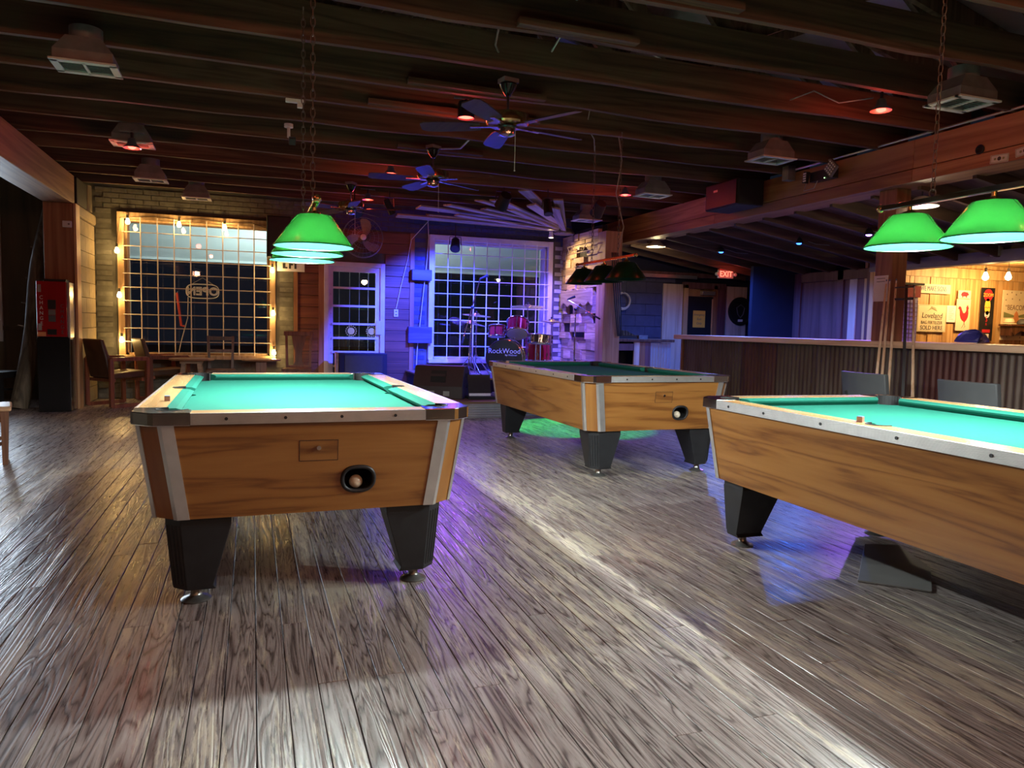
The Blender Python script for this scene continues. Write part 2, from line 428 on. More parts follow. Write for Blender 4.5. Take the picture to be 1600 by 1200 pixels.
# ------------------------------------------------------------------ mesh building
class MB:
    def __init__(s):
        s.v, s.f = [], []

    def add(s, vs, fs):
        o = len(s.v)
        s.v += [tuple(p) for p in vs]
        s.f += [tuple(o + i for i in q) for q in fs]
        return s

    def hexa(s, p):           # p: bottom 4 ccw, top 4 ccw
        return s.add(p, [(3, 2, 1, 0), (4, 5, 6, 7), (0, 1, 5, 4), (1, 2, 6, 5), (2, 3, 7, 6), (3, 0, 4, 7)])

    def box(s, x0, x1, y0, y1, z0, z1):
        return s.hexa([(x0, y0, z0), (x1, y0, z0), (x1, y1, z0), (x0, y1, z0), (x0, y0, z1), (x1, y0, z1), (x1, y1, z1), (x0, y1, z1)])

    def obox(s, c, size, mat3):
        c = Vector(c)
        a = [mat3.col[i] * size[i] / 2 for i in range(3)]
        q = []
        for z in (-1, 1):
            for x, y in ((-1, -1), (1, -1), (1, 1), (-1, 1)):
                q.append(c + a[0] * x + a[1] * y + a[2] * z)
        return s.hexa(q)

    def bar(s, p0, p1, w, h, upv=(0, 0, 1)):
        p0, p1 = Vector(p0), Vector(p1)
        d = (p1 - p0)
        L = d.length
        d.normalize()
        upv = Vector(upv)
        if abs(d.dot(upv)) > 0.98:
            upv = Vector((0, 1, 0))
        sx = d.cross(upv).normalized()
        u = sx.cross(d).normalized()
        return s.obox((p0 + p1) / 2, (w, L, h), Matrix((sx, d, u)).transposed())

    def prism(s, poly, z0, z1, axis='z'):
        n = len(poly)
        mp = {'z': lambda a, b, c: (a, b, c), 'y': lambda a, b, c: (a, c, b), 'x': lambda a, b, c: (c, a, b)}[axis]
        vs = [mp(a, b, z0) for a, b in poly] + [mp(a, b, z1) for a, b in poly]
        fs = [tuple(range(n - 1, -1, -1)), tuple(range(n, 2 * n))]
        fs += [(i, (i + 1) % n, n + (i + 1) % n, n + i) for i in range(n)]
        return s.add(vs, fs)

    def loft(s, rings, closed=True, caps=True):
        n = len(rings[0])
        vs = [p for r in rings for p in r]
        fs = []
        for k in range(len(rings) - 1):
            for i in range(n if closed else n - 1):
                j = (i + 1) % n
                fs.append((k * n + i, k * n + j, (k + 1) * n + j, (k + 1) * n + i))
        if caps and closed:
            fs.append(tuple(range(n - 1, -1, -1)))
            fs.append(tuple((len(rings) - 1) * n + i for i in range(n)))
        return s.add(vs, fs)

    def frame(s, d):
        d = Vector(d).normalized()
        a = Vector((0, 0, 1)) if abs(d.z) < 0.95 else Vector((1, 0, 0))
        x = d.cross(a).normalized()
        return x, d.cross(x).normalized()

    def cyl(s, p0, p1, r0, r1=None, n=12, caps=True):
        r1 = r0 if r1 is None else r1
        p0, p1 = Vector(p0), Vector(p1)
        x, y = s.frame(p1 - p0)
        ring = lambda c, r: [c + (x * math.cos(2 * PI * i / n) + y * math.sin(2 * PI * i / n)) * r for i in range(n)]
        return s.loft([ring(p0, r0), ring(p1, r1)], True, caps)

    def tube(s, pts, r, n=6, closed=False):
        pts = [Vector(p) for p in pts]
        m_ = len(pts)
        rings = []
        x = None
        for i, p in enumerate(pts):
            a = pts[i - 1] if (i or closed) else p
            b = pts[(i + 1) % m_] if (i < m_ - 1 or closed) else p
            d = (b - a).normalized()
            if x is None:
                x, y = s.frame(d)
            else:
                x = (x - d * x.dot(d)).normalized()
                y = d.cross(x).normalized()
            rr = r[i] if isinstance(r, (list, tuple)) else r
            rings.append([p + (x * math.cos(2 * PI * k / n) + y * math.sin(2 * PI * k / n)) * rr for k in range(n)])
        if closed:
            rings.append(rings[0])
        return s.loft(rings, True, not closed)

    def lathe(s, prof, c=(0, 0, 0), n=20, d=(0, 0, 1), caps=True, arc=None):
        c, d = Vector(c), Vector(d).normalized()
        x, y = s.frame(d)
        rings = []
        for r, h in prof:
            rings.append([c + d * h + (x * math.cos(2 * PI * i / n) + y * math.sin(2 * PI * i / n)) * max(r, 1e-4) for i in range(n)])
        return s.loft(rings, True, caps)

    def sphere(s, c, r, n=12, mrings=8, sz=1.0):
        c = Vector(c)
        rings = []
        for k in range(mrings + 1):
            t = -PI / 2 + PI * k / mrings
            rr = max(r * math.cos(t), r * 0.02)
            rings.append([c + Vector((rr * math.cos(2 * PI * i / n), rr * math.sin(2 * PI * i / n), r * sz * math.sin(t))) for i in range(n)])
        return s.loft(rings, True, True)

    def torus(s, c, d, R, r, n=20, k=6, ex=1.0):
        c = Vector(c)
        x, y = s.frame(d)
        return s.tube([c + x * math.cos(2 * PI * i / n) * R + y * math.sin(2 * PI * i / n) * R * ex for i in range(n)], r, k, True)

    def mesh(s, name, mat, smooth=None):
        me = bpy.data.meshes.new(name)
        me.from_pydata(s.v, [], s.f)
        me.update()
        bm = bmesh.new()
        bm.from_mesh(me)
        bmesh.ops.recalc_face_normals(bm, faces=bm.faces)
        bm.to_mesh(me)
        bm.free()
        if mat:
            me.materials.append(MAT[mat])
        if smooth:
            me.polygons.foreach_set('use_smooth', [True] * len(me.polygons))
            me.set_sharp_from_angle(angle=math.radians(smooth))
        return me

    def build(s, name, mat, parent=None, smooth=None, bevel=0, loc=None, rotz=None):
        o = bpy.data.objects.new(name, s.mesh(name, mat, smooth))
        COL.objects.link(o)
        o.parent = parent
        if loc is not None:
            o.location = loc
        if rotz is not None:
            o.rotation_euler = (0, 0, rotz)
        if bevel:
            b = o.modifiers.new('edge', 'BEVEL')
            b.width = bevel
            b.segments = 2
            b.limit_method = 'ANGLE'
            b.angle_limit = math.radians(40)
        return o


def holed(outer, hole):
    """faces between an outer polygon and one hole (2d), as triangles"""
    bm = bmesh.new()
    es = []
    for loop in (outer, hole):
        vs = [bm.verts.new((a, b, 0)) for a, b in loop]
        es += [bm.edges.new((vs[i], vs[(i + 1) % len(vs)])) for i in range(len(vs))]
    bmesh.ops.triangle_fill(bm, use_beauty=True, use_dissolve=False, edges=es)
    bm.verts.index_update()
    v = [(p.co.x, p.co.y) for p in bm.verts]
    f = [tuple(p.index for p in q.verts) for q in bm.faces]
    bm.free()
    return v, f


def thing(name, label, cat, loc=(0, 0, 0), rotz=0.0, group=None):
    o = bpy.data.objects.new(name, None)
    o.empty_display_size = 0.1
    COL.objects.link(o)
    o.location = loc
    o.rotation_euler = (0, 0, rotz)
    o['label'], o['category'] = label, cat
    if group:
        o['group'] = group
    return o


def tag(o, label, cat, group=None):
    o['label'], o['category'] = label, cat
    if group:
        o['group'] = group
    return o


def struct(o, label=None, cat=None):
    o['kind'] = 'structure'
    if label:
        o['label'] = label
    if cat:
        o['category'] = cat
    return o


def sroot(name, label, cat):
    o = bpy.data.objects.new(name, None)
    COL.objects.link(o)
    return struct(o, label, cat)


def dup(root, loc, rotz=0.0, label=None, group=None):
    r = root.copy()
    COL.objects.link(r)
    r.location = loc
    r.rotation_euler = (0, 0, rotz)
    if label:
        r['label'] = label
    if group:
        r['group'] = group
    for ch in list(root.children):
        c = ch.copy()
        COL.objects.link(c)
        c.parent = r
        for g in list(ch.children):
            d = g.copy()
            COL.objects.link(d)
            d.parent = c
    return r


def inst(name, me, parent, loc, rot=(0, 0, 0), scale=(1, 1, 1)):
    o = bpy.data.objects.new(name, me)
    COL.objects.link(o)
    o.parent = parent
    o.location = loc
    o.rotation_euler = rot
    o.scale = scale
    return o


def text_mesh(name, txt, size, mat, extrude=0.001, sx=1.0, outline=0.0, mirror=False, shear=0.0, spacing=1.0):
    cu = bpy.data.curves.new(name, 'FONT')
    cu.body = txt
    cu.size = size
    cu.align_x = 'CENTER'
    cu.align_y = 'CENTER'
    cu.shear = shear
    cu.space_character = spacing
    cu.resolution_u = 3
    if outline:
        cu.fill_mode = 'NONE'
        cu.bevel_depth = outline
        cu.bevel_resolution = 1
    else:
        cu.extrude = extrude
    o = bpy.data.objects.new(name, cu)
    COL.objects.link(o)
    bpy.context.view_layer.update()
    me = bpy.data.meshes.new_from_object(o.evaluated_get(bpy.context.evaluated_depsgraph_get()))
    bpy.data.objects.remove(o)
    me.materials.clear()
    me.materials.append(MAT[mat])
    k = -sx if mirror else sx
    me.transform(Matrix.Diagonal((k, 1, 1, 1)))
    me.name = name
    return me


def lettering(parent, txt, size, mat, loc, rot, sx=1.0, **kw):
    return inst('lettering', text_mesh('lettering', txt, size, mat, sx=sx, **kw), parent, loc, rot)


FACE_CAM = (PI / 2, 0, 0)       # text upright, facing -y
FACE_LEFT = (PI / 2, 0, -PI / 2)  # text upright, facing -x

# ================================================================== SETTING
# ------------------------------------------------------------------ floor
YB = 11.8                      # room face of the back wall
fl = MB()
fl.box(-6.0, 14.0, -4.0, 13.4, -0.12, -0.022)
floor = struct(fl.build('floor', 'subfloor'))
PW = 0.0935
cam_p = Vector((0, 0, 1.15))
pieces = []
rng = random.Random(3)
col_i = 0
x = -4.2
while x < 6.6:
    y = -1.2 - rng.random() * 2.6
    while y < YB:
        L = rng.choice((2.6, 3.0, 3.4, 3.8, 4.2))
        y1 = min(y + L, YB)
        if y1 > -1.0 and y1 - y > 0.25:
            pieces.append((x, y, y1 - y))
        y += L
    x += PW


def plank_size(p):
    # how large the piece shows: skip what is behind the camera or out of the picture
    best = 0
    for t in (0.1, 0.5, 0.9):
        c = Vector((p[0], p[1] + p[2] * t, 0)) - cam_p
        d = c.dot(fw)
        if d < 0.5:
            continue
        px = c.dot(r2) / d * 1150
        py = c.dot(u2) / d * 1150
        if abs(px) < 830 and -630 < py < 620:
            best = max(best, PW * p[2] / d ** 2.2)
    return best


pieces.sort(key=plank_size, reverse=True)
plank_cache = {}
rest = MB()
for k, (px_, py_, L) in enumerate(pieces):
    zt = -0.0005 - rng.random() * 0.0016
    if k < 300:
        key = round(L, 2)
        if key not in plank_cache:
            b = MB()
            g, e = 0.0014, 0.0014
            w = PW / 2
            b.loft([[(-w + g, 0.001, -0.02), (w - g, 0.001, -0.02), (w - g, key - 0.001, -0.02), (-w + g, key - 0.001, -0.02)],
                    [(-w + g, 0.001, -e), (w - g, 0.001, -e), (w - g, key - 0.001, -e), (-w + g, key - 0.001, -e)],
                    [(-w + g + e, 0.002, 0), (w - g - e, 0.002, 0), (w - g - e, key - 0.002, 0), (-w + g + e, key - 0.002, 0)]])
            plank_cache[key] = b.mesh('floor_plank', 'floor')
        inst('floor_plank', plank_cache[key], floor, (px_ + PW / 2, py_, zt))
    else:
        rest.box(px_ + 0.001, px_ + PW - 0.001, py_ + 0.001, py_ + L - 0.001, -0.02, zt)
o = rest.build('floor_plank_rest', 'floor', floor)
o['kind'] = 'stuff'

# ------------------------------------------------------------------ main ceiling: roof sheet, trusses
EAVE, RIDGE, XR, XL0, XR0 = 3.25, 4.5, 1.8, -5.2, 6.0
rf = MB()
for (xa, za, xb, zb) in ((XL0, 3.05, XR, RIDGE), (XR, RIDGE, XR0 + 0.6, EAVE)):
    rf.hexa([(xa, -4, za), (xb, -4, zb), (xb, 12, zb), (xa, 12, za), (xa, -4, za + 0.03), (xb, -4, zb + 0.03), (xb, 12, zb + 0.03), (xa, 12, za + 0.03)])
ceiling = struct(rf.build('ceiling', 'roof'))
JY = [-3.4, -2.4, -1.4, -0.4, 0.3, 0.97, 1.65, 2.33, 3.0, 3.68, 4.33, 4.98, 5.64, 6.28, 6.98, 7.66, 8.38, 9.08, 9.80, 10.48, 11.2]
JZ, JH, JT = 2.93, 0.23, 0.045


def roof_z(xx):
    return 3.05 + (xx - XL0) / (XR - XL0) * (RIDGE - 3.05) if xx < XR else RIDGE - (xx - XR) / (XR0 + 0.6 - XR) * (RIDGE - EAVE)


jm = []
for v_ in range(4):
    b = MB()
    n = 16
    rj = random.Random(20 + v_)
    lo = [(XL0 + (XR0 - XL0) * i / n, rj.uniform(-0.012, 0.012)) for i in range(n + 1)]
    rings = []
    for xx, dz in lo:
        rings.append([(xx, -JT / 2, dz), (xx, JT / 2, dz), (xx, JT / 2, JH), (xx, -JT / 2, JH)])
    b.loft(rings)
    jm.append(b.mesh('joist', 'joist'))
for k, jy in enumerate(JY):
    inst('joist', jm[k % 4], ceiling, (0, jy, JZ))
webm = {}
for k, jy in enumerate(JY):
    if jy < 0.2:
        continue
    z0 = JZ + JH - 0.02
    xs = [-1.2, 0.4, 1.8, 3.2, 4.7]
    segs = [((0.55, z0), (1.75, roof_z(1.75) - .05)), ((3.05, z0), (1.85, roof_z(1.85) - .05)), ((0.5, z0), (-0.9, roof_z(-0.9) - .05)),
            ((3.1, z0), (4.5, roof_z(4.5) - .05)), ((1.8, z0), (1.8, RIDGE - .05)), ((5.3, z0), (4.5, roof_z(4.5) - .05))]
    for q, (a, c) in enumerate(segs):
        if q not in webm:
            b = MB()
            b.bar((a[0], 0, a[1]), (c[0], 0, c[1]), 0.04, 0.11 if q != 4 else 0.2, (0, 1, 0) if q == 4 else (0, 0, 1))
            if q == 4:
                b = MB().box(1.7, 1.9, -0.02, 0.02, z0, RIDGE - .05)
            webm[q] = b.mesh('truss_brace', 'web')
        inst('truss_brace', webm[q], ceiling, (0, jy + 0.045, 0))
raft = {}
for s_ in (0, 1):
    b = MB()
    xa, xb = ((XL0, XR), (XR, XR0 + 0.5))[s_]
    b.bar((xa, 0, roof_z(xa + 1e-4 if s_ else xa) - 0.09), (xb, 0, roof_z(xb - 1e-3) - 0.09), 0.045, 0.16)
    raft[s_] = b.mesh('rafter', 'web')
    for jy in JY:
        inst('rafter', raft[s_], ceiling, (0, jy, 0))
# flat scabs nailed under some joists, as the photo shows
for (xa, xb, jy) in ((1.5, 2.3, 4.33), (1.1, 2.2, 5.64), (0.9, 2.4, 6.28), (1.4, 2.3, 7.66), (1.3, 2.6, 3.68)):
    MB().box(xa, xb, jy - 0.09, jy - 0.025, JZ + 0.01, JZ + 0.05).build('splice_board', 'joist', ceiling)

# carrying beams
b = MB().box(-2.40, -2.08, -4, 10.62, 2.55, 2.90)
b.build('beam', 'beam', ceiling, bevel=0.006)
for (za, zb, ins) in ((2.55, 2.665, 0.0), (2.672, 2.93, 0.008)):
    for (ya, yb) in ((-4, 2.1), (2.104, 5.25), (5.254, 8.3), (8.304, 11.75)):
        MB().box(5.68 + ins, 6.02 - ins, ya, yb, za, zb).build('beam', 'beam', ceiling, bevel=0.004)

# posts
tr1 = struct(MB().box(-2.40, -2.08, 10.50, 10.80, 0, 2.55).build('trim_1', 'post', bevel=0.006), 'dark red timber post behind the change machine', 'post')
tr2 = struct(MB().box(5.79, 5.97, 5.51, 5.72, 0, 2.55).build('trim_2', 'post', bevel=0.006), 'red timber post rising behind the bar counter', 'post')
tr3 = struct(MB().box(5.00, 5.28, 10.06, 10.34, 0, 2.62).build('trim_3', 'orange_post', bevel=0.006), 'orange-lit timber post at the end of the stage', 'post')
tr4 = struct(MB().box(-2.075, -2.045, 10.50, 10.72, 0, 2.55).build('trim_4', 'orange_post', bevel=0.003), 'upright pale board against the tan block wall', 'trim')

# ------------------------------------------------------------------ back wall
W1 = (-1.70, 0.25, 0.63, 2.56)     # opening of the shop window
D1 = (1.08, 1.96, 0.0, 2.06)
W2 = (2.78, 4.76, 0.60, 2.52)
wb = MB()
T0, T1_ = YB + 0.007, YB + 0.30


def wrect(x0, x1, z0, z1):
    wb.box(x0, x1, T0, T1_, z0, z1)


wrect(-5.2, W1[0], 2.46, 4.6); wrect(-5.2, W1[0], 0, .84); wrect(-3.22, W1[0], .84, 2.46); wrect(-5.2, -5.06, .84, 2.46)
wrect(W1[0], W1[1], 0, W1[2]); wrect(W1[0], W1[1], W1[3], 4.6)
wrect(W1[1], D1[0], 0, 4.6)
wrect(D1[0], D1[1], D1[3], 4.6)
wrect(D1[1], W2[0], 0, 4.6)
wrect(W2[0], W2[1], 0, W2[2]); wrect(W2[0], W2[1], W2[3], 4.6)
wrect(W2[1], 5.2, 0, 4.6)
wall_back = struct(wb.build('wall_back', 'mortar'))

BH, BW, BG = 0.0725, 0.205, 0.011
bx_ = MB().box(0, BW - BG, 0, 0.045, 0, BH - BG)
bms = {k: bx_.mesh('brick', k) for k in ('brick', 'bluebrick', 'whitebrick')}
bcell = []
row = 0
z = 0.012
while z < 2.92:
    xx = -2.06 - (BW / 2 if row % 2 else 0)
    while xx < 5.02:
        bcell.append((xx, z))
        xx += BW
    z += BH
    row += 1


def blocked(a, bz):
    x0, x1, z0, z1 = a, a + BW - BG, bz, bz + BH - BG
    for (ox0, ox1, oz0, oz1) in ((W1[0] - .1, W1[1] + .1, W1[2] - .05, W1[3] + .09), (0.64, 2.40, -1, 2.62), (W2[0] - .1, W2[1] + .1, W2[2] - .05, W2[3] + .1)):
        if x1 > ox0 and x0 < ox1 and z1 > oz0 and z0 < oz1:
            return True
    return False


good = []
for (a, bz) in bcell:
    x0 = max(a, -2.06)
    if blocked(a, bz):
        # try the cut brick beside an opening
        continue
    vis = 0
    if a < -1.78 and bz > 0.3: vis = 3
    elif 0.28 < a < 0.7 and bz < 2.0: vis = 2.6
    elif a > 4.7: vis = 2.4
    elif bz < 0.6 and -1.8 < a < 0.7: vis = 1.5
    elif 2.35 < a < 2.7: vis = 2
    elif bz > 2.6: vis = 1
    good.append((vis, a, bz))
good.sort(key=lambda t: -t[0])
restb = {'brick': MB(), 'bluebrick': MB(), 'whitebrick': MB()}
for k, (vis, a, bz) in enumerate(good):
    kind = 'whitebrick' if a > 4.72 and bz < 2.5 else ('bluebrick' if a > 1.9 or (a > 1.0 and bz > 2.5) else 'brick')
    if a < -2.06:
        continue
    yy = YB - rng.uniform(0.0, 0.006)
    if k < 300:
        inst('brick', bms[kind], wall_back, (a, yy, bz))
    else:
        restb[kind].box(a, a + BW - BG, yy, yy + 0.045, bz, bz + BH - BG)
for kind, mb in restb.items():
    if mb.v:
        o = mb.build('brickwork', kind, wall_back)
        o['kind'] = 'stuff'

# cedar boards round the door
zz = 0.02
while zz < 2.60:
    h = 0.172
    spans = [(0.66, 1.045), (1.995, 2.39)] if zz < 2.0 else ([(0.66, 2.39)] if zz > 2.12 else [(0.66, 1.045), (1.995, 2.39)])
    for (xa, xb) in spans:
        if zz + h > 2.13 and zz < 2.13 and xa > 0.7 and False:
            continue
        MB().box(xa, xb, YB - 0.028, YB + 0.028, zz, min(zz + h - 0.006, 2.6)).build('siding_board', 'siding', wall_back, bevel=0.003)
    zz += h
for (xa, xb, mname) in ((0.60, 0.66, 'siding'), (2.39, 2.46, 'siding'), (0.97, 1.05, 'siding')):
    MB().box(xa, xb, YB - 0.045, YB - 0.03, 0, 2.6).build('corner_board', 'post', wall_back)

# far wall of the lean-to, block built
wf = MB().box(5.2, 12.6, YB + 0.03, YB + 0.2, 0, 3.2)
wall_far = struct(wf.build('wall_far', 'navywall'))
blk = MB().box(0, 0.395, 0, 0.05, 0, 0.193).mesh('block', 'navy')
for r_ in range(11):
    xx = 5.30 - (0.2 if r_ % 2 else 0)
    while xx < 7.0:
        if xx > 5.2:
            inst('block', blk, wall_far, (xx, YB - rng.uniform(0, .003), 0.02 + r_ * 0.2))
        xx += 0.4
# pale pine panels beside the exit door
for (xa, xb) in ((7.04, 7.45), (8.40, 8.85)):
    MB().box(xa, xb, YB - 0.03, YB + 0.03, 0.3, 2.0).build('pine_panel', 'pinepanel', wall_far, bevel=0.004)
MB().box(5.35, 8.95, YB - 0.05, YB + 0.03, 2.13, 2.21).build('ledger_board', 'purplepanel', wall_far)
MB().box(5.6, 7.7, YB - 0.09, YB - 0.05, 2.10, 2.16).build('cable_tray', 'alu', wall_far)

# left end: tan block wall, brown panel wall of the side room
wl = MB().box(-2.36, -2.095, 10.72, YB + 0.03, 0, 2.56)
wall_left = struct(wl.build('wall_left', 'mortar'))
lb = MB().box(0, 0.05, 0, 0.393, 0, 0.193).mesh('block', 'block')
lbh = MB().box(0, 0.05, 0, 0.195, 0, 0.193).mesh('block', 'block')
for r_ in range(12):
    yy = 10.73
    if r_ % 2:
        inst('block', lbh, wall_left, (-2.115, yy, 0.015 + r_ * 0.2)); yy += 0.2
    while yy < 11.7:
        last = yy + 0.393 > 11.78
        inst('block', lbh if last else lb, wall_left, (-2.115, yy, 0.015 + r_ * 0.2))
        yy += 0.2 if last else 0.4
MB().box(-2.36, -2.05, 10.62, 11.80, 2.425, 2.57).build('cap_block', 'block', wall_left, bevel=0.03)
ws = MB()
ws.box(-5.2, -3.22, YB - 0.02, YB + 0.02, 0, .84); ws.box(-5.2, -3.22, YB - 0.02, YB + 0.02, 2.46, 3.1); ws.box(-5.2, -5.06, YB - 0.02, YB + 0.02, .84, 2.46)
ws.box(-3.22, -2.36, YB - 0.02, YB + 0.02, 0, 3.1)
wall_side = struct(ws.build('wall_side', 'darkwall'))
MB().box(-5.2, -2.36, YB - 0.05, YB - 0.02, 0.95, 1.01).build('rail_board', 'darkwall', wall_side)
MB().box(-2.66, -2.58, YB - 0.06, YB - 0.02, 0, 2.9).build('batten', 'darkwall', wall_side)
we = MB()
we.box(-5.3, -5.2, -4, 12, 0, 4.6)
struct(we.build('wall_west', 'darkwall'))
# room behind the camera
wr = MB().box(-5.3, 13, -4.1, -4.0, 0, 4.6)
struct(wr.build('wall_front', 'darkwall'))

# lean-to over the bar
SL = 0.159


def lean_z(xx):
    return 2.62 - SL * (xx - 5.75)


lr = MB()
lr.hexa([(5.9, -4, lean_z(5.9) + .05), (8.6, -4, lean_z(8.6) + .05), (8.6, 12, lean_z(8.6) + .05), (5.9, 12, lean_z(5.9) + .05),
         (5.9, -4, lean_z(5.9) + .1), (8.6, -4, lean_z(8.6) + .1), (8.6, 12, lean_z(8.6) + .1), (5.9, 12, lean_z(5.9) + .1)])
lean = struct(lr.build('ceiling_lean_to', 'leanroof'))
b = MB()
b.hexa([(5.9, -0.02, lean_z(5.9) - .075), (8.6, -0.02, lean_z(8.6) - .075), (8.6, 0.02, lean_z(8.6) - .075), (5.9, 0.02, lean_z(5.9) - .075),
        (5.9, -0.02, lean_z(5.9) + .05), (8.6, -0.02, lean_z(8.6) + .05), (8.6, 0.02, lean_z(8.6) + .05), (5.9, 0.02, lean_z(5.9) + .05)])
me = b.mesh('joist', 'leanroof')
yy = 2.0
while yy < 11.6:
    inst('joist', me, lean, (0, yy, 0))
    yy += 0.56

# navy partition, stained panel wall, alcove
struct(MB().box(7.66, 8.5, 10.05, 10.12, 0, 2.22).build('wall_corner', 'navywall'))
wp = sroot('wall_right', 'stained wood panel wall lit violet behind the bar', 'wall')
MB().box(8.52, 8.58, 8.42, 10.12, 0, 2.13).build('backing', 'purplepanel', wp)
for (ya, yb) in ((9.90, 10.05), (8.98, 9.10), (8.42, 8.52)):
    MB().box(8.485, 8.52, ya, yb, 0, 2.13).build('stile', 'purplepanel', wp, bevel=0.004)
for (za, zb) in ((1.98, 2.13), (0.0, 0.2)):
    MB().box(8.485, 8.52, 8.52, 9.90, za, zb).build('cross_rail', 'purplepanel', wp, bevel=0.004)
MB().box(8.50, 8.52, 8.72, 8.86, 0.2, 1.98).build('pale_strip', 'pinepanel', wp)
wa = sroot('wall_alcove', 'golden pine board wall of the lit sign alcove', 'wall')
MB().box(8.5, 12.6, 8.53, 8.58, 0, 2.6).build('backing', 'boards', wa)
xx = 8.56
rb = random.Random(11)
while xx < 12.4:
    w = rb.choice((0.085, 0.10, 0.12, 0.14))
    t = rb.uniform(0.012, 0.026)
    MB().box(xx, xx + w - 0.004, 8.53 - t, 8.53, 0, 2.45).build('board', 'boards', wa)
    xx += w
MB().box(8.46, 8.50, 8.36, 8.44, 0.9, 2.06).build('edge_board', 'boards', wa)
MB().box(8.5, 12.6, 8.46, 8.50, 2.05, 2.2).build('top_board', 'boards', wa)
struct(MB().box(12.5, 12.6, 3.0, 8.6, 0, 2.6).build('wall_east', 'boards'))
ca = MB().box(8.62, 12.6, 3.0, 8.55, 2.27, 2.31)
ceil_a = struct(ca.build('ceiling_alcove', 'boards'))
tr5 = struct(MB().box(8.44, 8.62, 1.0, 8.44, 2.06, 2.20).build('trim_5', 'purpletrim'), 'grey painted header over the sign alcove', 'trim')
MB().box(8.40, 8.47, 6.45, 6.56, 2.13, 2.26).build('junction_box', 'alu', tr5)

# ------------------------------------------------------------------ windows and doors


def gridwin(idx, op, casing, barm, nv, nh, label, yb=YB - 0.09, side_w=0.085, bars_x=None, bars_z=None):
    x0, x1, z0, z1 = op
    w = sroot('window_%d' % idx, label, 'window')
    s_ = side_w
    for (xa, xb, za, zb, nm) in ((x0 - s_, x0, z0 - .03, z1 + s_, 'casing'), (x1, x1 + s_, z0 - .03, z1 + s_, 'casing'), (x0, x1, z1, z1 + s_, 'casing'), (x0 - s_, x1 + s_, z0 - .06, z0, 'sill')):
        MB().box(xa, xb, YB - (0.12 if nm == 'sill' else 0.07), YB + 0.03, za, zb).build(nm, casing, w, bevel=0.005)
    for (xa, xb, za, zb) in ((x0 - .012, x0 + .03, z0, z1), (x1 - .03, x1 + .012, z0, z1), (x0, x1, z1 - .03, z1 + .012), (x0, x1, z0 - .012, z0 + .03)):
        MB().box(xa, xb, YB + 0.03, YB + 0.27, za, zb).build('jamb', casing, w)
    MB().box(x0 + .03, x1 - .03, YB + 0.225, YB + 0.231, z0 + .03, z1 - .03).build('pane', 'glass', w)
    vb = MB().cyl((0, 0, z0 - .02), (0, 0, z1 + .02), 0.0075, n=8).mesh('grille_bar', barm, 60)
    hb = MB().cyl((x0 - .02, 0, 0), (x1 + .02, 0, 0), 0.0065, n=8).mesh('grille_bar', barm, 60)
    for i in range(nv):
        inst('grille_bar', vb, w, (x0 + (x1 - x0) * (i + 1) / (nv + 1), yb, 0))
    for i in range(nh):
        inst('grille_bar', hb, w, (0, yb + 0.013, z0 + (z1 - z0) * (i + 1) / (nh + 1)))
    return w


win1 = gridwin(1, W1, 'windowwood', 'bar_grid', 8, 9, 'shop window with pink-white bars ringed by warm bulbs')
win2 = gridwin(2, W2, 'whitepaint', 'whitetube', 8, 8, 'white framed barred window behind the drum kit')

d1 = sroot('door_1', 'white framed glass door with bars between the two windows', 'door')
for (xa, xb, za, zb) in ((1.05, 1.12, 0, 2.10), (1.92, 1.99, 0, 2.10), (1.12, 1.92, 2.03, 2.10)):
    MB().box(xa, xb, YB - 0.05, YB + 0.1, za, zb).build('frame', 'whitepaint', d1, bevel=0.004)
for (xa, xb, za, zb) in ((1.12, 1.19, 0.02, 2.03), (1.85, 1.92, 0.02, 2.03), (1.19, 1.85, 1.95, 2.03), (1.19, 1.85, 0.02, 0.2)):
    MB().box(xa, xb, YB - 0.01, YB + 0.03, za, zb).build('stile', 'whitepaint', d1, bevel=0.003)
MB().box(1.19, 1.85, YB + 0.005, YB + 0.011, 0.2, 1.95).build('pane', 'glass', d1)
for zz in (1.70, 1.42, 1.14, 0.92, 0.70, 0.48, 0.3):
    MB().box(1.17, 1.87, YB - 0.035, YB - 0.015, zz - 0.016, zz + 0.016).build('push_bar', 'whitepaint', d1)
for xx in (1.29, 1.45, 1.60, 1.74):
    MB().cyl((xx, YB + 0.05, 0.2), (xx, YB + 0.05, 1.95), 0.006, n=6).build('grille_bar', 'steel', d1)
MB().box(1.85, 1.95, YB - 0.06, YB - 0.01, 0.98, 1.2).build('lock_box', 'whitepaint', d1, bevel=0.006)
for i, zz in enumerate((1.6, 1.3, 1.0, .75, .5)):
    MB().cyl((1.155, YB - 0.014, zz), (1.155, YB - 0.01, zz), 0.008, n=8).build('bolt', 'steel', d1)
for xx in (1.47, 1.83):
    s_ = MB()
    cx, cz = (1.47, 1.03) if xx < 1.6 else (1.79, 1.03)
    s_.cyl((cx, YB - 0.003, cz), (cx, YB + 0.003, cz), 0.055, n=20)
    for k in range(16):
        t = 2 * PI * k / 16
        s_.sphere((cx + .08 * math.cos(t), YB, cz + .08 * math.sin(t)), 0.011, 6, 4)
    s_.build('sun_sticker', 'gold', d1)

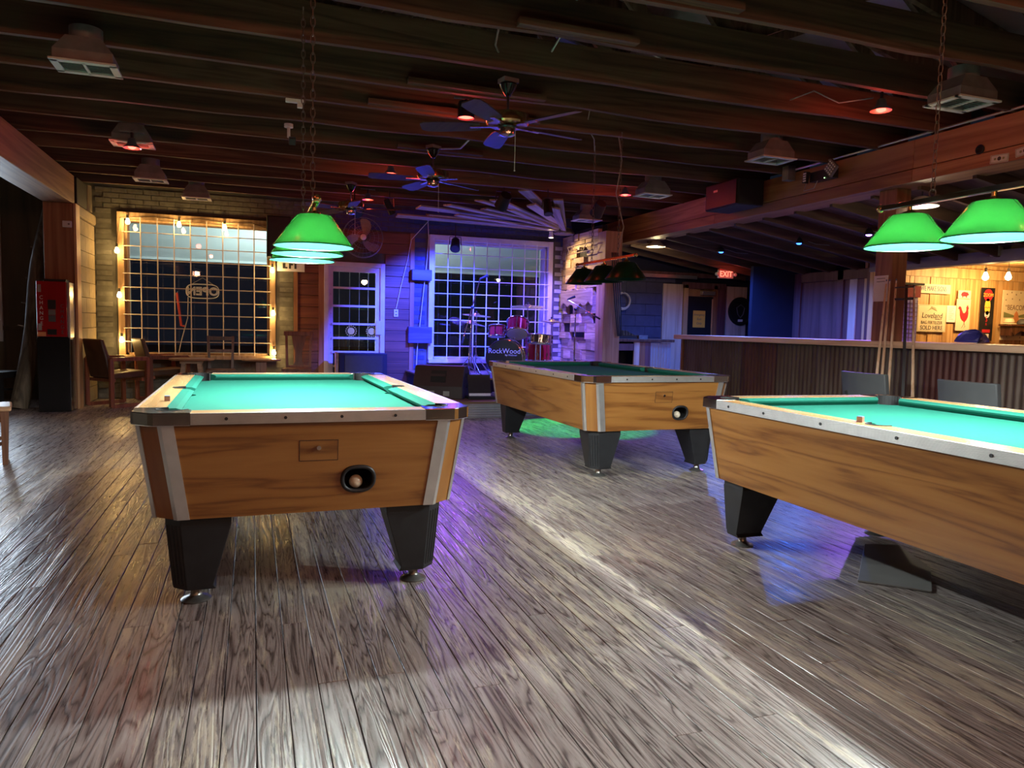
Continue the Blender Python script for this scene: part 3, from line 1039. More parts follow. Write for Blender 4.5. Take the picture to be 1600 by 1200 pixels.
d2 = sroot('door_2', 'dark exit door with an orange note in the far corner', 'door')
for (xa, xb, za, zb, mt) in ((7.46, 7.55, 0, 2.0, 'orange_post'), (8.10, 8.18, 0, 2.0, 'post'), (7.46, 8.36, 1.93, 2.04, 'purplepanel'), (8.18, 8.36, 0, 1.95, 'purplepanel')):
    MB().box(xa, xb, YB - 0.06, YB + 0.03, za, zb).build('frame', mt, d2, bevel=0.004)
MB().box(7.55, 8.10, YB - 0.02, YB + 0.02, 1.79, 1.93).build('header_panel', 'orange_post', d2)
MB().box(7.55, 8.10, YB - 0.03, YB + 0.01, 0.02, 1.79).build('leaf', 'black', d2)
MB().box(8.075, 8.10, YB - 0.036, YB - 0.03, 0.1, 1.75).build('edge_strip', 'orange_post', d2)
cl = MB().box(7.82, 8.10, YB - 0.10, YB - 0.02, 1.82, 1.89).build('door_closer', 'alu', d2, bevel=0.006)
MB().bar((7.78, YB - 0.09, 1.915), (8.06, YB - 0.07, 1.905), 0.014, 0.01).build('closer_arm', 'black', cl)
nt_ = MB().box(7.68, 7.94, YB - 0.036, YB - 0.031, 1.22, 1.53).build('note', 'orangepaper', d2)
for i, (t_, dz) in enumerate((('Emergency', 0.08), ('Exit', 0.0), ('Only', -0.08))):
    lettering(nt_, t_, 0.06 if i else 0.052, 'inkbrown', (7.81, YB - 0.038, 1.375 + dz), FACE_CAM, 1.0, shear=0.15)

# window of the side room, far left, bright street light behind it
w3 = sroot('window_3', 'bright barred window at the edge of the side room', 'window')
for (xa, xb, za, zb) in ((-5.1, -5.02, .8, 2.5), (-3.26, -3.19, .8, 2.5), (-5.02, -3.26, 2.42, 2.5), (-5.02, -3.26, .8, .88)):
    MB().box(xa, xb, YB - 0.06, YB - 0.0, za, zb).build('frame', 'whitepaint', w3)
MB().box(-5.02, -3.26, YB + .0, YB + .006, 0.88, 2.42).build('pane', 'glass', w3)
for k in range(8):
    MB().box(-5.02, -3.26, YB - .03, YB - .012, 1.05 + k * 0.17, 1.068 + k * 0.17).build('grille_bar', 'whitetube', w3)
for k in range(7):
    MB().box(-4.82 + .22 * k, -4.802 + .22 * k, YB - .045, YB - .03, .88, 2.42).build('grille_bar', 'whitetube', w3)
add_light('street_window_light', 'AREA', (-4.15, YB + .35, 1.65), (0.78, 0.88, 1.0), L_SIDE, target=(-4.15, 5.0, 0.0), size=(1.7, 1.5))

# ------------------------------------------------------------------ outside
g = MB().box(-14, 20, 12.1, 40, -0.2, -0.1)
struct(g.build('ground', 'asphalt'), 'dark pavement outside the windows', 'ground')
pc = MB()
pc.hexa([(-6, 12.12, 2.76), (8, 12.12, 2.76), (8, 14.2, 2.22), (-6, 14.2, 2.22), (-6, 12.12, 2.8), (8, 12.12, 2.8), (8, 14.2, 2.26), (-6, 14.2, 2.26)])
porch = tag(pc.build('porch_awning', 'porch'), 'pale sloping awning outside above both windows', 'awning')
MB().box(-6, 8, 14.2, 14.24, 2.18, 2.3).build('fascia', 'porch', porch)
for i, (lx, who) in enumerate(((0.66, 'shop window'), (2.36, 'glass door'))):  # hidden lamps added on the outer wall to light the awning
    t = thing('added_porch_lamp', 'small unseen wall lamp added on the wall outside beside the ' + who, 'lamp', (lx, 12.1, 1.15))
    MB().box(-0.05, 0.05, 0, 0.03, -0.1, 0.1).build('back_plate', 'black', t)
    MB().cyl((0, 0.08, -0.06), (0, 0.08, 0.05), 0.035, n=12).build('globe', 'bulb_dish', t)
    add_light('added_porch_light', 'POINT', (lx, 12.32, 1.18), (0.82, 1.0, 0.95), L_PORCH * (1 if i == 0 else 0.22), 0.05)

# ------------------------------------------------------------------ dish lamps, with unseen ones added behind and beside the camera as fill
def dish_lamp(loc, label, drop=0.25, r=0.16, mat='bulb_dish', group=None):
    t = thing('dish_lamp', label, 'lamp', loc, 0, group)
    MB().lathe([(0.03, 0.09), (0.06, 0.08), (r, 0.0), (r + .004, 0.004), (0.064, 0.088), (0.03, 0.10)], n=24, caps=False).build('shade', 'white', t, 40)
    MB().sphere((0, 0, 0.03), 0.032, 10, 6).build('bulb', mat, t, 60)
    MB().cyl((0, 0, 0.09), (0, 0, drop), 0.008, n=6).build('stem', 'black', t)
    return t


for i, (lx, ly, col) in enumerate(((0.9, -1.6, (1.0, 0.42, 0.18)), (3.6, -1.8, (1.0, 0.60, 0.34)), (-1.6, -0.6, (1.0, 0.42, 0.22)))):
    dish_lamp((lx, ly, 2.62), ('unseen added hall lamp with a white dish behind the first pool table', 'unseen added hall lamp with a white dish behind the third pool table', 'unseen added hall lamp with a white dish near the side room')[i], 0.31)
    add_light('added_hall_light', 'POINT', (lx, ly, 2.56), col, L_REAR * (1.0, 0.8, 0.5)[i], 0.1)

# ================================================================== POOL TABLES
A, B_, CH = 0.674, 1.184, 0.086
ZT, ZC, ZB = 0.793, 0.749, 0.366
PX, PY, PR = 0.530, 1.040, 0.064       # corner pocket centre and radius
SPX = 0.560                            # side pocket centre


def arc2(cx, cy, r, t0, t1, n=10):
    return [(cx + r * math.cos(t0 + (t1 - t0) * i / n), cy + r * math.sin(t0 + (t1 - t0) * i / n)) for i in range(n + 1)]


def make_pool_table():
    t = thing('pool_table', 'x', 'pool table')
    a1, b1, a0, b0 = A - 0.019, B_ - 0.019, A - 0.0706, B_ - 0.0625
    cx, cy = 0.094, 0.078           # corner cut across the end and along the side

    def lerp_face(p_top0, p_top1, p_bot0, p_bot1, nrm, th, holes=None):
        pass
    # end panels (the -y one with the ball return opening), side panels, corner boards
    TH = 0.018
    for sy in (-1, 1):
        xt, xb_ = a1 - cx, a0 - cx
        yt, yb = sy * b1, sy * b0
        if sy == -1:
            hx, hz = 0.185, 0.500
            outer = [(-xb_, ZB), (xb_, ZB), (xt, ZC), (-xt, ZC)]
            hole = [(hx + (0.066 if abs(math.cos(q)) > 1e-6 else 0) * math.copysign(abs(math.cos(q)) ** 0.75, math.cos(q)), hz + 0.052 * math.copysign(abs(math.sin(q)) ** 0.9, math.sin(q))) for q in [2 * PI * i / 28 for i in range(28)]]
            v2, f2 = holed(outer, hole)
            yy = lambda zz: yb + (yt - yb) * (zz - ZB) / (ZC - ZB)
            p = MB()
            n = len(v2)
            p.v = [(q[0], yy(q[1]), q[1]) for q in v2] + [(q[0], yy(q[1]) + TH, q[1]) for q in v2]
            p.f = list(f2) + [tuple(n + i for i in reversed(q)) for q in f2]
            e = p.build('end_panel', 'cabinet_x', t)
            ring = MB()
            pts = [(q[0], yy(q[1]) - 0.003, q[1]) for q in hole]
            ring.tube(pts, 0.0085, 8, True)
            rg = ring.build('ball_return', 'black', t, 50)
            cup = MB()
            cup.loft([[(q[0], yy(q[1]) + 0.002, q[1]) for q in hole], [(hx + (q[0] - hx) * 0.95, yy(q[1]) + 0.13, hz + (q[1] - hz) * 0.95) for q in hole]], True, False)
            cup.add([(hx + (q[0] - hx) * 0.95, yy(q[1]) + 0.13, hz + (q[1] - hz) * 0.95) for q in hole], [tuple(range(len(hole)))])
            cup.build('return_cup', 'blackmat', rg)
            # lock plate
            lk = MB()
            zc0, zc1 = 0.585, 0.672
            lk.hexa([(-0.055, yy(zc0) - 0.0014, zc0), (0.10, yy(zc0) - 0.0014, zc0), (0.10, yy(zc0) + .004, zc0), (-0.055, yy(zc0) + .004, zc0),
                     (-0.055, yy(zc1) - 0.0014, zc1), (0.10, yy(zc1) - 0.0014, zc1), (0.10, yy(zc1) + .004, zc1), (-0.055, yy(zc1) + .004, zc1)])
            lp = lk.build('lock_door', 'cabinet_x', t)
            for (za_, zb_, xa_, xb_) in ((zc0, zc0 + .002, -.055, .10), (zc1 - .002, zc1, -.055, .10), (zc0, zc1, -.055, -.053), (zc0, zc1, .098, .10)):
                MB().hexa([(xa_, yy(za_) - .0018, za_), (xb_, yy(za_) - .0018, za_), (xb_, yy(za_), za_), (xa_, yy(za_), za_), (xa_, yy(zb_) - .0018, zb_), (xb_, yy(zb_) - .0018, zb_), (xb_, yy(zb_), zb_), (xa_, yy(zb_), zb_)]).build('door_gap', 'blackmat', lp)
            MB().cyl((0.022, yy(0.64) - 0.012, 0.64), (0.022, yy(0.64), 0.64), 0.009, n=12).build('lock', 'chrome', lp, 50)
        else:
            p = MB()
            p.hexa([(-xb_, yb - TH, ZB), (xb_, yb - TH, ZB), (xb_, yb, ZB), (-xb_, yb, ZB), (-xt, yt - TH, ZC), (xt, yt - TH, ZC), (xt, yt, ZC), (-xt, yt, ZC)])
            p.build('end_panel', 'cabinet_x', t)
    for sx in (-1, 1):
        p = MB()
        yt, yb = b1 - cy, b0 - cy
        xt, xb_ = sx * a1, sx * a0
        d = -sx * TH
        p.hexa([(xb_ + d, -yb, ZB), (xb_, -yb, ZB), (xb_, yb, ZB), (xb_ + d, yb, ZB), (xt + d, -yt, ZC), (xt, -yt, ZC), (xt, yt, ZC), (xt + d, yt, ZC)])
        p.build('side_panel', 'cabinet_y', t)
    for sx in (-1, 1):
        for sy in (-1, 1):
            At, Bt = Vector((sx * a1, sy * (b1 - cy), ZC)), Vector((sx * (a1 - cx), sy * b1, ZC))
            Ab, Bb = Vector((sx * a0, sy * (b0 - cy), ZB)), Vector((sx * (a0 - cx), sy * b0, ZB))
            nrm = Vector((sx * .64, sy * .77, -0.1)).normalized()
            p = MB()
            p.hexa([Ab - nrm * TH, Bb - nrm * TH, Bb, Ab, At - nrm * TH, Bt - nrm * TH, Bt, At])
            cb = p.build('corner_board', 'cabinet_z', t)
            # metal edge strips, folded round both edges of the corner board
            for (tp, bt, dirx, nface, w1, w2) in ((At, Ab, (Vector((0, -sy, 0))), Vector((sx, 0, 0)), 0.026, 0.016), (Bt, Bb, Vector((-sx, 0, 0)), Vector((0, sy, 0)), 0.042, 0.018)):
                into = (Bt - At).normalized() if tp is At else (At - Bt).normalized()
                q = MB()
                oo = nface * 0.005
                o2 = nrm * 0.005
                ring = lambda c: [c + dirx * w1, c + dirx * w1 + oo, c + (oo + o2) * 0.7, c + into * w2 + o2, c + into * w2]
                q.loft([ring(bt), ring(tp)])
                q.build('edge_strip', 'alu', t)
                rib = MB()
                for kx in (0.3, 0.7):
                    rib.bar(bt + dirx * w1 * kx + oo, tp + dirx * w1 * kx + oo, 0.003, 0.003)
    # bottom board
    oc = lambda aa, bb: [(aa, -(bb - cy)), (aa, bb - cy), (aa - cx, bb), (-(aa - cx), bb), (-aa, bb - cy), (-aa, -(bb - cy)), (-(aa - cx), -bb), (aa - cx, -bb)]
    MB().prism(oc(a0 - .02, b0 - .02), ZB + 0.004, ZB + 0.016).build('bottom_board', 'blackmat', t)
    # slate bed with cloth, cut round the six pockets
    hx, hy = 0.545, 1.055
    out = []
    for (sx, sy, st) in ((1, 1, 1), (-1, 1, 0), (-1, -1, 1), (1, -1, 0)):
        th = math.atan2(sy, sx)
        ar = arc2(sx * PX, sy * PY, PR, th + PI * 0.5 + 0.75, th + PI * 1.5 - 0.75, 8)
        ar = arc2(sx * PX, sy * PY, PR, 0, 0, 1)[:0] + ar
        if (sx, sy) == (1, 1):
            seg = arc2(PX, PY, PR, -PI / 2, -PI, 8)
            out += [(hx, PY - PR - .0), ] if False else []
        out_seg = {(1, 1): arc2(PX, PY, PR, 1.5 * PI + .2, PI - .2, 8), (-1, 1): arc2(-PX, PY, PR, 2 * PI + .2, 1.5 * PI - .2, 8),
                   (-1, -1): arc2(-PX, -PY, PR, .5 * PI + .2, -.2, 8), (1, -1): arc2(PX, -PY, PR, PI + .2, .5 * PI - .2, 8)}[(sx, sy)]
        if (sx, sy) == (-1, -1):
            out += arc2(-SPX, 0, 0.06, .5 * PI, -.5 * PI, 8)
        if (sx, sy) == (1, 1) and False:
            pass
        out += out_seg
    out += arc2(SPX, 0, 0.06, 1.5 * PI, .5 * PI, 8)
    MB().prism(out, 0.70, 0.752).build('playing_surface', 'cloth', t)
    # wooden rails
    WR = 0.112
    for sy in (-1, 1):
        MB().box(-(A - .20), A - .20, min(sy * (B_ - .004), sy * (B_ - WR)), max(sy * (B_ - .004), sy * (B_ - WR)), 0.752, ZT).build('rail', 'rail_x', t, bevel=0.002)
    for sx in (-1, 1):
        xo, xi = A - .004, A - WR
        pts = [(xi, -(B_ - .20)), (xo, -(B_ - .20)), (xo, B_ - .20), (xi, B_ - .20)] + [(xi, 0.052)] + [(SPX + 0.052 * math.cos(q), 0.052 * math.sin(q)) for q in (1.2, .8, .4, 0, -.4, -.8, -1.2)] + [(xi, -0.052)]
        MB().prism([(sx * q[0], q[1]) for q in pts], 0.752, ZT).build('rail', 'rail_y', t)
    # cushions: nose towards the bed
    prof = [(0.0, 0.752), (0.0, ZT - .001), (0.036, ZT - .004), (0.056, 0.781), (0.052, 0.772), (0.030, 0.752)]   # distance in from the rail, height

    def cushion(p0, p1, inward, c0, c1):
        p0, p1, inward = Vector(p0), Vector(p1), Vector(inward)
        d = (p1 - p0).normalized()
        q = MB()
        r0 = [p0 + inward * u + d * (u * c0) + Vector((0, 0, z)) for u, z in prof]
        r1 = [p1 + inward * u - d * (u * c1) + Vector((0, 0, z)) for u, z in prof]
        q.loft([r0, r1])
        q.build('cushion', 'cloth', t)
    for sy in (-1, 1):
        cushion((-(PX - .055), sy * (B_ - WR), 0), (PX - .055, sy * (B_ - WR), 0), (0, -sy, 0), 0.75, 0.75)
    for sx in (-1, 1):
        cushion((sx * (A - WR), 0.056, 0), (sx * (A - WR), PY - .055, 0), (-sx, 0, 0), 0.25, 0.75)
        cushion((sx * (A - WR), -(PY - .055), 0), (sx * (A - WR), -0.056, 0), (-sx, 0, 0), 0.75, 0.25)
    # chrome corner castings with the pocket mouth cut out
    for sx in (-1, 1):
        for sy in (-1, 1):
            pts = [(A, B_ - .215), (A, B_ - CH), (A - .012, B_ - CH + .02), (A - CH + .02, B_ - .012), (A - CH, B_), (A - .215, B_), (A - .215, B_ - WR)]
            pts += [(PX - .052, PY + .036)] + arc2(PX, PY, PR, 2.45, -.88, 12) + [(PX + .036, PY - .052)]
            pts += [(A - WR, B_ - .215)]
            MB().prism([(sx * p[0], sy * p[1]) for p in pts], ZC - .004, ZT + .003).build('corner_casting', 'chrome', t, bevel=0.003)
            th = math.atan2(sy, sx)
            w = MB()
            n = 14
            ring_o = [(sx * PX + (PR - .001) * math.cos(th - 2.0 + 4.0 * i / n), sy * PY + (PR - .001) * math.sin(th - 2.0 + 4.0 * i / n)) for i in range(n + 1)]
            ring_i = [(sx * PX + (PR - .007) * math.cos(th - 2.0 + 4.0 * i / n), sy * PY + (PR - .007) * math.sin(th - 2.0 + 4.0 * i / n)) for i in range(n + 1)]
            w.prism(ring_o + ring_i[::-1], 0.69, ZT + .0045)
            pk = w.build('pocket', 'blackmat', t)
            MB().cyl((sx * PX, sy * PY, 0.684), (sx * PX, sy * PY, 0.69), PR, n=16).build('pocket_floor', 'blackmat', pk)
    for sx in (-1, 1):
        w = MB()
        th = 0 if sx > 0 else PI
        n = 12
        ro = [(sx * SPX + .054 * math.cos(th - 1.7 + 3.4 * i / n), .054 * math.sin(th - 1.7 + 3.4 * i / n)) for i in range(n + 1)]
        ri = [(sx * SPX + .048 * math.cos(th - 1.7 + 3.4 * i / n), .048 * math.sin(th - 1.7 + 3.4 * i / n)) for i in range(n + 1)]
        w.prism(ro + ri[::-1], 0.69, ZT + .003)
        pk = w.build('pocket', 'blackmat', t)
        MB().cyl((sx * SPX, 0, 0.684), (sx * SPX, 0, 0.69), .058, n=16).build('pocket_floor', 'blackmat', pk)
    # ribbed metal strips round the rails, with screws
    scr = MB().cyl((0, 0, 0), (0, -0.0025, 0), 0.0065, n=10).mesh('screw', 'black')

    def ribbed(L):
        q = MB()
        h0, h1 = ZC - .001, ZT + .0005
        n = 9
        pr = [(0.006, h0)]
        for i in range(n):
            za = h0 + (h1 - h0) * (i + .2) / n
            zb = h0 + (h1 - h0) * (i + .8) / n
            pr += [(0.0, za), (0.0, zb), (0.0012, (zb + h0 + (h1 - h0) * (i + 1.2) / n) / 2 if i < n - 1 else h1)]
        pr += [(0.012, h1), (0.012, h0)]
        q.loft([[(-L, y, z) for y, z in pr], [(L, y, z) for y, z in pr]])
        return q
    for sy in (-1, 1):
        s = ribbed(A - .216).build('rail_strip', 'alu', t)
        s.location = (0, sy * (B_ + .004), 0)
        s.rotation_euler = (0, 0, 0 if sy < 0 else PI)
        for xx in (-.33, -.11, .11, .33):
            inst('screw', scr, s, (xx, 0, .771))
    for sx in (-1, 1):
        s = ribbed(B_ - .216).build('rail_strip', 'alu', t)
        s.location = (sx * (A + .004), 0, 0)
        s.rotation_euler = (0, 0, sx * PI / 2)
        for xx in (-.86, -.58, -.2, .2, .58, .86):
            inst('screw', scr, s, (xx, 0, .771))
    # legs and levelling feet
    for sx in (-1, 1):
        for sy in (-1, 1):
            def ring(x0, x1, y0, y1, c, z):
                return [(sx * x0, sy * y0, z), (sx * x1, sy * y0, z), (sx * x1, sy * (y1 - c), z), (sx * (x1 - c), sy * y1, z), (sx * x0, sy * y1, z)]
            q = MB()
            q.loft([ring(.375, .538, .925, 1.075, .055, .062), ring(.385, .542, .935, 1.078, .056, .08), ring(.315, .565, .865, 1.09, .06, .33), ring(.315, .565, .865, 1.09, .06, ZB + .006)])
            lg = q.build('leg', 'legblack', t, bevel=0.003)
            rb = MB()
            for k in range(4):
                f_ = (k + .5) / 4
                pb = Vector((sx * (.542 - .056 * f_), sy * (1.078 - .056 * (1 - f_)), .085))
                pt = Vector((sx * (.565 - .06 * f_), sy * (1.09 - .06 * (1 - f_)), .33))
                rb.bar(pb, pt, 0.006, 0.006)
            rb.build('ribbing', 'legblack', lg)
            MB().lathe([(.058, 0), (.06, .004), (.05, .012), (.026, .02), (.022, .026), (.02, .066)], (sx * .455, sy * 1.0, 0), 20).build('foot', 'steel', t, 40)
    return t


pt1 = make_pool_table()
pt1.location, pt1.rotation_euler = (0.2199, 4.2293, 0), (0, 0, 0.0121)
pt1['label'] = 'oak pool table with bright green cloth, end with ball return facing the camera'
pt1['group'] = 'pool tables'
pt2 = dup(pt1, (3.0065, 6.1783, 0), 0.0151, 'oak pool table with unlit dark green cloth, beside the stage', 'pool tables')
pt3 = dup(pt1, (2.9393, 2.2659, 0), -0.0221, 'oak pool table with bright cloth cut off by the picture edge, before the bar', 'pool tables')


def cue_ball(tx, ty, th, label):
    c, s = math.cos(th), math.sin(th)
    lx, ly = 0.180, -1.098
    o = MB().sphere((0, 0, 0), 0.0285, 18, 12).build('cue_ball', 'ball', None, 60)
    o.location = (tx + c * lx - s * ly, ty + s * lx + c * ly, 0.481)
    tag(o, label, 'ball', 'cue balls in the returns')


cue_ball(0.2199, 4.2293, 0.0121, 'ivory cue ball in the return of the table with bright cloth facing us')
cue_ball(3.0065, 6.1783, 0.0151, 'ivory cue ball in the return of the table with dark cloth')


def chalk(loc, label, rz=0.3):
    t = thing('chalk_cube', label, 'chalk', loc, rz)
    MB().box(-.0115, .0115, -.0115, .0115, 0, .021).build('wrapper', 'chalkred', t, bevel=.001)
    MB().box(-.0105, .0105, -.0105, .0105, .021, .0235).build('chalk_face', 'chalk', t)


chalk((-0.352, 3.53, ZT), 'small chalk cube on the rail of the table facing us', 0.1)
chalk((2.40, 6.93, ZT), 'small chalk cube on the rail of the dark cloth table', 0.2)
chalk((2.36, 2.36, ZT), 'small chalk cube by the side pocket of the table before the bar', 0.4)


# ================================================================== POOL LAMPS
def chain_mesh(z0, z1, name='chain', pitch=0.036, R=.0125, r=.0026):
    b = MB()
    z = z0
    k = 0
    while z < z1:
        b.torus((0, 0, z + pitch / 2), (1, 0, 0) if k % 2 else (0, 1, 0), R, r, 10, 4, 1.75 if k % 2 else 1.75)
        z += pitch
        k += 1
    return b


def link_chain(z0, z1, pitch=0.042):
    b = MB()
    n = int((z1 - z0) / pitch)
    pitch = (z1 - z0) / n
    for k in range(n):
        c = Vector((0, 0, z0 + pitch * (k + .5)))
        a = Vector((1, 0, 0)) if k % 2 else Vector((0, 1, 0))
        h, w = pitch * .5 + .006, .011
        pts = []
        for i in range(10):
            q = 2 * PI * i / 10
            pts.append(c + a * w * math.cos(q) + Vector((0, 0, 1)) * h * math.sin(q) * (1 if abs(math.sin(q)) > .6 else .9))
        b.tube(pts, .0026, 4, True)
    return b


def pool_lamp(loc, zrim, label, on, ys, chain_ys, bar_mat='brass', chain_top=JZ, lean=None):
    t = thing('pool_lamp', label, 'lamp', loc, 0, 'pool lamps')
    zb = zrim + 0.205
    y0, y1 = min(ys) - .17, max(ys) + .17
    br = MB()
    br.hexa([(-.016, y0, zb - .013), (.016, y0, zb - .013), (.016, y1, zb - .013), (-.016, y1, zb - .013), (-.011, y0, zb + .013), (.011, y0, zb + .013), (.011, y1, zb + .013), (-.011, y1, zb + .013)])
    br.build('bar', bar_mat, t, bevel=.003)
    for y in (y0, y1):
        MB().sphere((0, y, zb), .021, 10, 6).build('finial', 'brass', t, 60)
    for y in ys:
        sh = MB()
        sh.lathe([(.076, .152), (.083, .150), (.1875, .006), (.1875, 0)], (0, y, zrim), 36, caps=False)
        s = sh.build('shade', 'shade' if on else 'shadeoff', t, 40)
        MB().lathe([(.02, .1525), (.079, .1505), (.079, .148), (.02, .150)], (0, y, zrim), 24).build('shade_cap', 'shade' if on else 'shadeoff', s, 40)
        MB().lathe([(.03, .1475), (.0805, .1475), (.1845, .004)], (0, y, zrim), 36, caps=False).build('liner', 'liner' if on else 'shadeoff', s, 40)
        MB().torus((0, y, zrim + .002), (0, 0, 1), .1880, .0028, 36, 5).build('rim', 'shadeoff', s, 60)
        MB().cyl((0, y, zrim + .15), (0, y, zb - .01), .011, n=10).build('stem', 'brass', t, 50)
        MB().lathe([(.034, 0), (.03, .014), (.012, .022)], (0, y, zrim + .152), 16).build('fitter', 'brass', t, 50)
        bl = MB().sphere((0, y, zrim + .075), .03, 12, 8, 1.2).build('bulb', 'bulb_pool' if on else 'drumhead', t, 60)
        MB().cyl((0, y, zrim + .11), (0, y, zrim + .148), .016, n=10).build('socket', 'black', bl)
        if on:
            w = add_light('pool_lamp_light', 'POINT', (0, y, zrim + .032), (0.90, 1.0, 0.97), L_POOL, .028)
            w.parent = t
    for y in chain_ys:
        MB().torus((0, y, zb + .03), (1, 0, 0), .018, .003, 14, 5).build('ring', 'darksteel', t, 60)
        c = link_chain(zb + .045, chain_top - 0.005).build('chain', 'darksteel', t, 60)
        c.location = (0, y, 0)
        MB().cyl((0, y, chain_top - .02), (0, y, chain_top + .02), .004, n=6).build('hook', 'steel', t)
    return t


pool_lamp((0.285, 4.17, 0), 1.515, 'lit green triple pool lamp seen end-on above the table facing us', True, (-.44, 0, .44), (-.36, .36), 'brass')
pool_lamp((2.92, 2.28, 0), 1.565, 'lit green triple pool lamp on a chrome bar before the bar', True, (-.42, 0, .42), (-.33, .30), 'chrome')
pool_lamp((3.20, 6.46, 0), 1.605, 'unlit dark green triple pool lamp on a brass bar near the stage', False, (-.45, 0, .45), (-.28, .28), 'brass')


# ================================================================== CEILING FITTINGS
def ceiling_fan(loc, label, rz, zm=2.62, rod=True):
    t = thing('ceiling_fan', label, 'fan', loc, rz, 'ceiling fans')
    MB().box(-.06, .06, -.05, .05, JZ - .03, JZ).build('mount_box', 'galv', t)
    MB().lathe([(.062, -.035), (.066, -.045), (.045, -.085), (.018, -.12)], (0, 0, JZ), 18).build('canopy', 'blackgloss', t, 40)
    MB().cyl((0, 0, zm + .05), (0, 0, JZ - .1), .011, n=10).build('rod', 'chrome', t, 50)
    MB().lathe([(.03, .075), (.10, .07), (.15, .055), (.155, .045), (.155, -.005), (.145, -.018), (.06, -.022)], (0, 0, zm), 32).build('motor', 'brass', t, 30)
    MB().lathe([(.058, -.022), (.06, -.06), (.056, -.085), (.03, -.095), (.004, -.098)], (0, 0, zm), 24).build('switch_housing', 'chrome', t, 30)
    MB().lathe([(.066, -.020), (.072, -.030), (.066, -.04)], (0, 0, zm), 24).build('hub_ring', 'blackgloss', t, 30)
    for k in range(5):
        a = 2 * PI * k / 5
        d = Vector((math.cos(a), math.sin(a), 0))
        s = Vector((-math.sin(a), math.cos(a), 0))
        q = MB()
        rr = []
        for (u, w) in ((.20, .05), (.26, .062), (.5, .072), (.60, .068), (.635, .045)):
            c = d * u + Vector((0, 0, zm - .022))
            tilt = Vector((0, 0, .22))
            up_ = (s + tilt).normalized() * w
            n_ = Vector((0, 0, .004))
            rr.append([c - up_ - n_, c + up_ - n_, c + up_ + n_, c - up_ + n_])
        q.loft(rr)
        bl = q.build('blade', 'blade', t)
        MB().bar(d * .07 + Vector((0, 0, zm - .026)), d * .27 + Vector((0, 0, zm - .028)), .035, .006).build('blade_iron', 'brass', bl)
    MB().cyl((.05, -.03, zm - .33), (.05, -.03, zm - .05), .0022, n=5).build('pull_cord', 'white', t)
    MB().sphere((.05, -.03, zm - .335), .006, 8, 6).build('cord_knob', 'white', t)
    return t


ceiling_fan((1.75, 5.17, 0), 'brass ceiling fan nearest the lit lamp chains, beside a red heat lamp', 0.2)
ceiling_fan((1.71, 7.33, 0), 'brass ceiling fan hung between the stage and the table facing us', 0.55)
ceiling_fan((1.19, 9.64, 0), 'ceiling fan in the dark near the barred glass door', 0.9)


def ceiling_vent(loc, label, w=.34, d=.22, h=.17, rz=0.0, top=.10):
    t = thing('ceiling_vent', label, 'vent', loc, rz, 'ceiling air vents')
    q = MB()
    q.loft([[(-w / 2, -d / 2, .012), (w / 2, -d / 2, .012), (w / 2, d / 2, .012), (-w / 2, d / 2, .012)],
            [(-w / 2, -d / 2, h * .45), (w / 2, -d / 2, h * .45), (w / 2, d / 2, h * .45), (-w / 2, d / 2, h * .45)],
            [(-top, -top, h), (top, -top, h), (top, top, h), (-top, top, h)]], True, False)
    q.build('boot', 'galv', t)
    MB().cyl((0, 0, h - .01), (0, 0, h + .08), top * .98, n=20).build('collar', 'galv', t, 40)
    f = .035
    for (x0, x1, y0, y1) in ((-w / 2 - .02, w / 2 + .02, -d / 2 - .02, -d / 2 + f - .01), (-w / 2 - .02, w / 2 + .02, d / 2 - f + .01, d / 2 + .02), (-w / 2 - .02, -w / 2 + f - .01, -d / 2, d / 2), (w / 2 - f + .01, w / 2 + .02, -d / 2, d / 2), (-.008, .008, -d / 2, d / 2)):
        MB().box(x0, x1, y0, y1, 0, .012).build('grille_frame', 'ventwhite', t)
    lv = MB().obox((0, 0, .012), (w - .03, .012, .0015), Matrix.Rotation(.6, 3, 'X')).mesh('louvre', 'ventwhite')
    n = 9
    for k in range(n):
        inst('louvre', lv, t, (0, -d / 2 + d * (k + .5) / n, 0))
    return t


for (loc, lab, kw) in (
        ((-1.00, 5.55, 2.75), 'wide white grilled ceiling vent nearest the side room beam', dict(w=.34, d=.24)),
        ((-1.04, 7.80, 2.76), 'ceiling vent with a glowing red lamp hung below it', dict(w=.32, d=.22)),
        ((-1.11, 9.70, 2.76), 'ceiling vent just before the shop window, second from the wall', dict(w=.32, d=.22)),
        ((-0.69, 10.85, 2.76), 'shallow ceiling vent close above the shop window', dict(w=.32, d=.22)),
        ((4.60, 5.86, 2.76), 'ceiling vent beside the stage spotlight on the long beam', dict(w=.34, d=.24)),
        ((4.56, 7.96, 2.76), 'ceiling vent between the black loudspeaker and the sunburst planks', dict(w=.34, d=.24)),
        ((4.66, 3.93, 2.76), 'ceiling vent under the roof nearest the bank notes', dict(w=.34, d=.26)),
        ((4.62, 9.95, 2.72), 'ceiling vent tinted violet above the stage planks', dict(w=.34, d=.24, h=.15))):
    ceiling_vent(loc, lab, **kw)


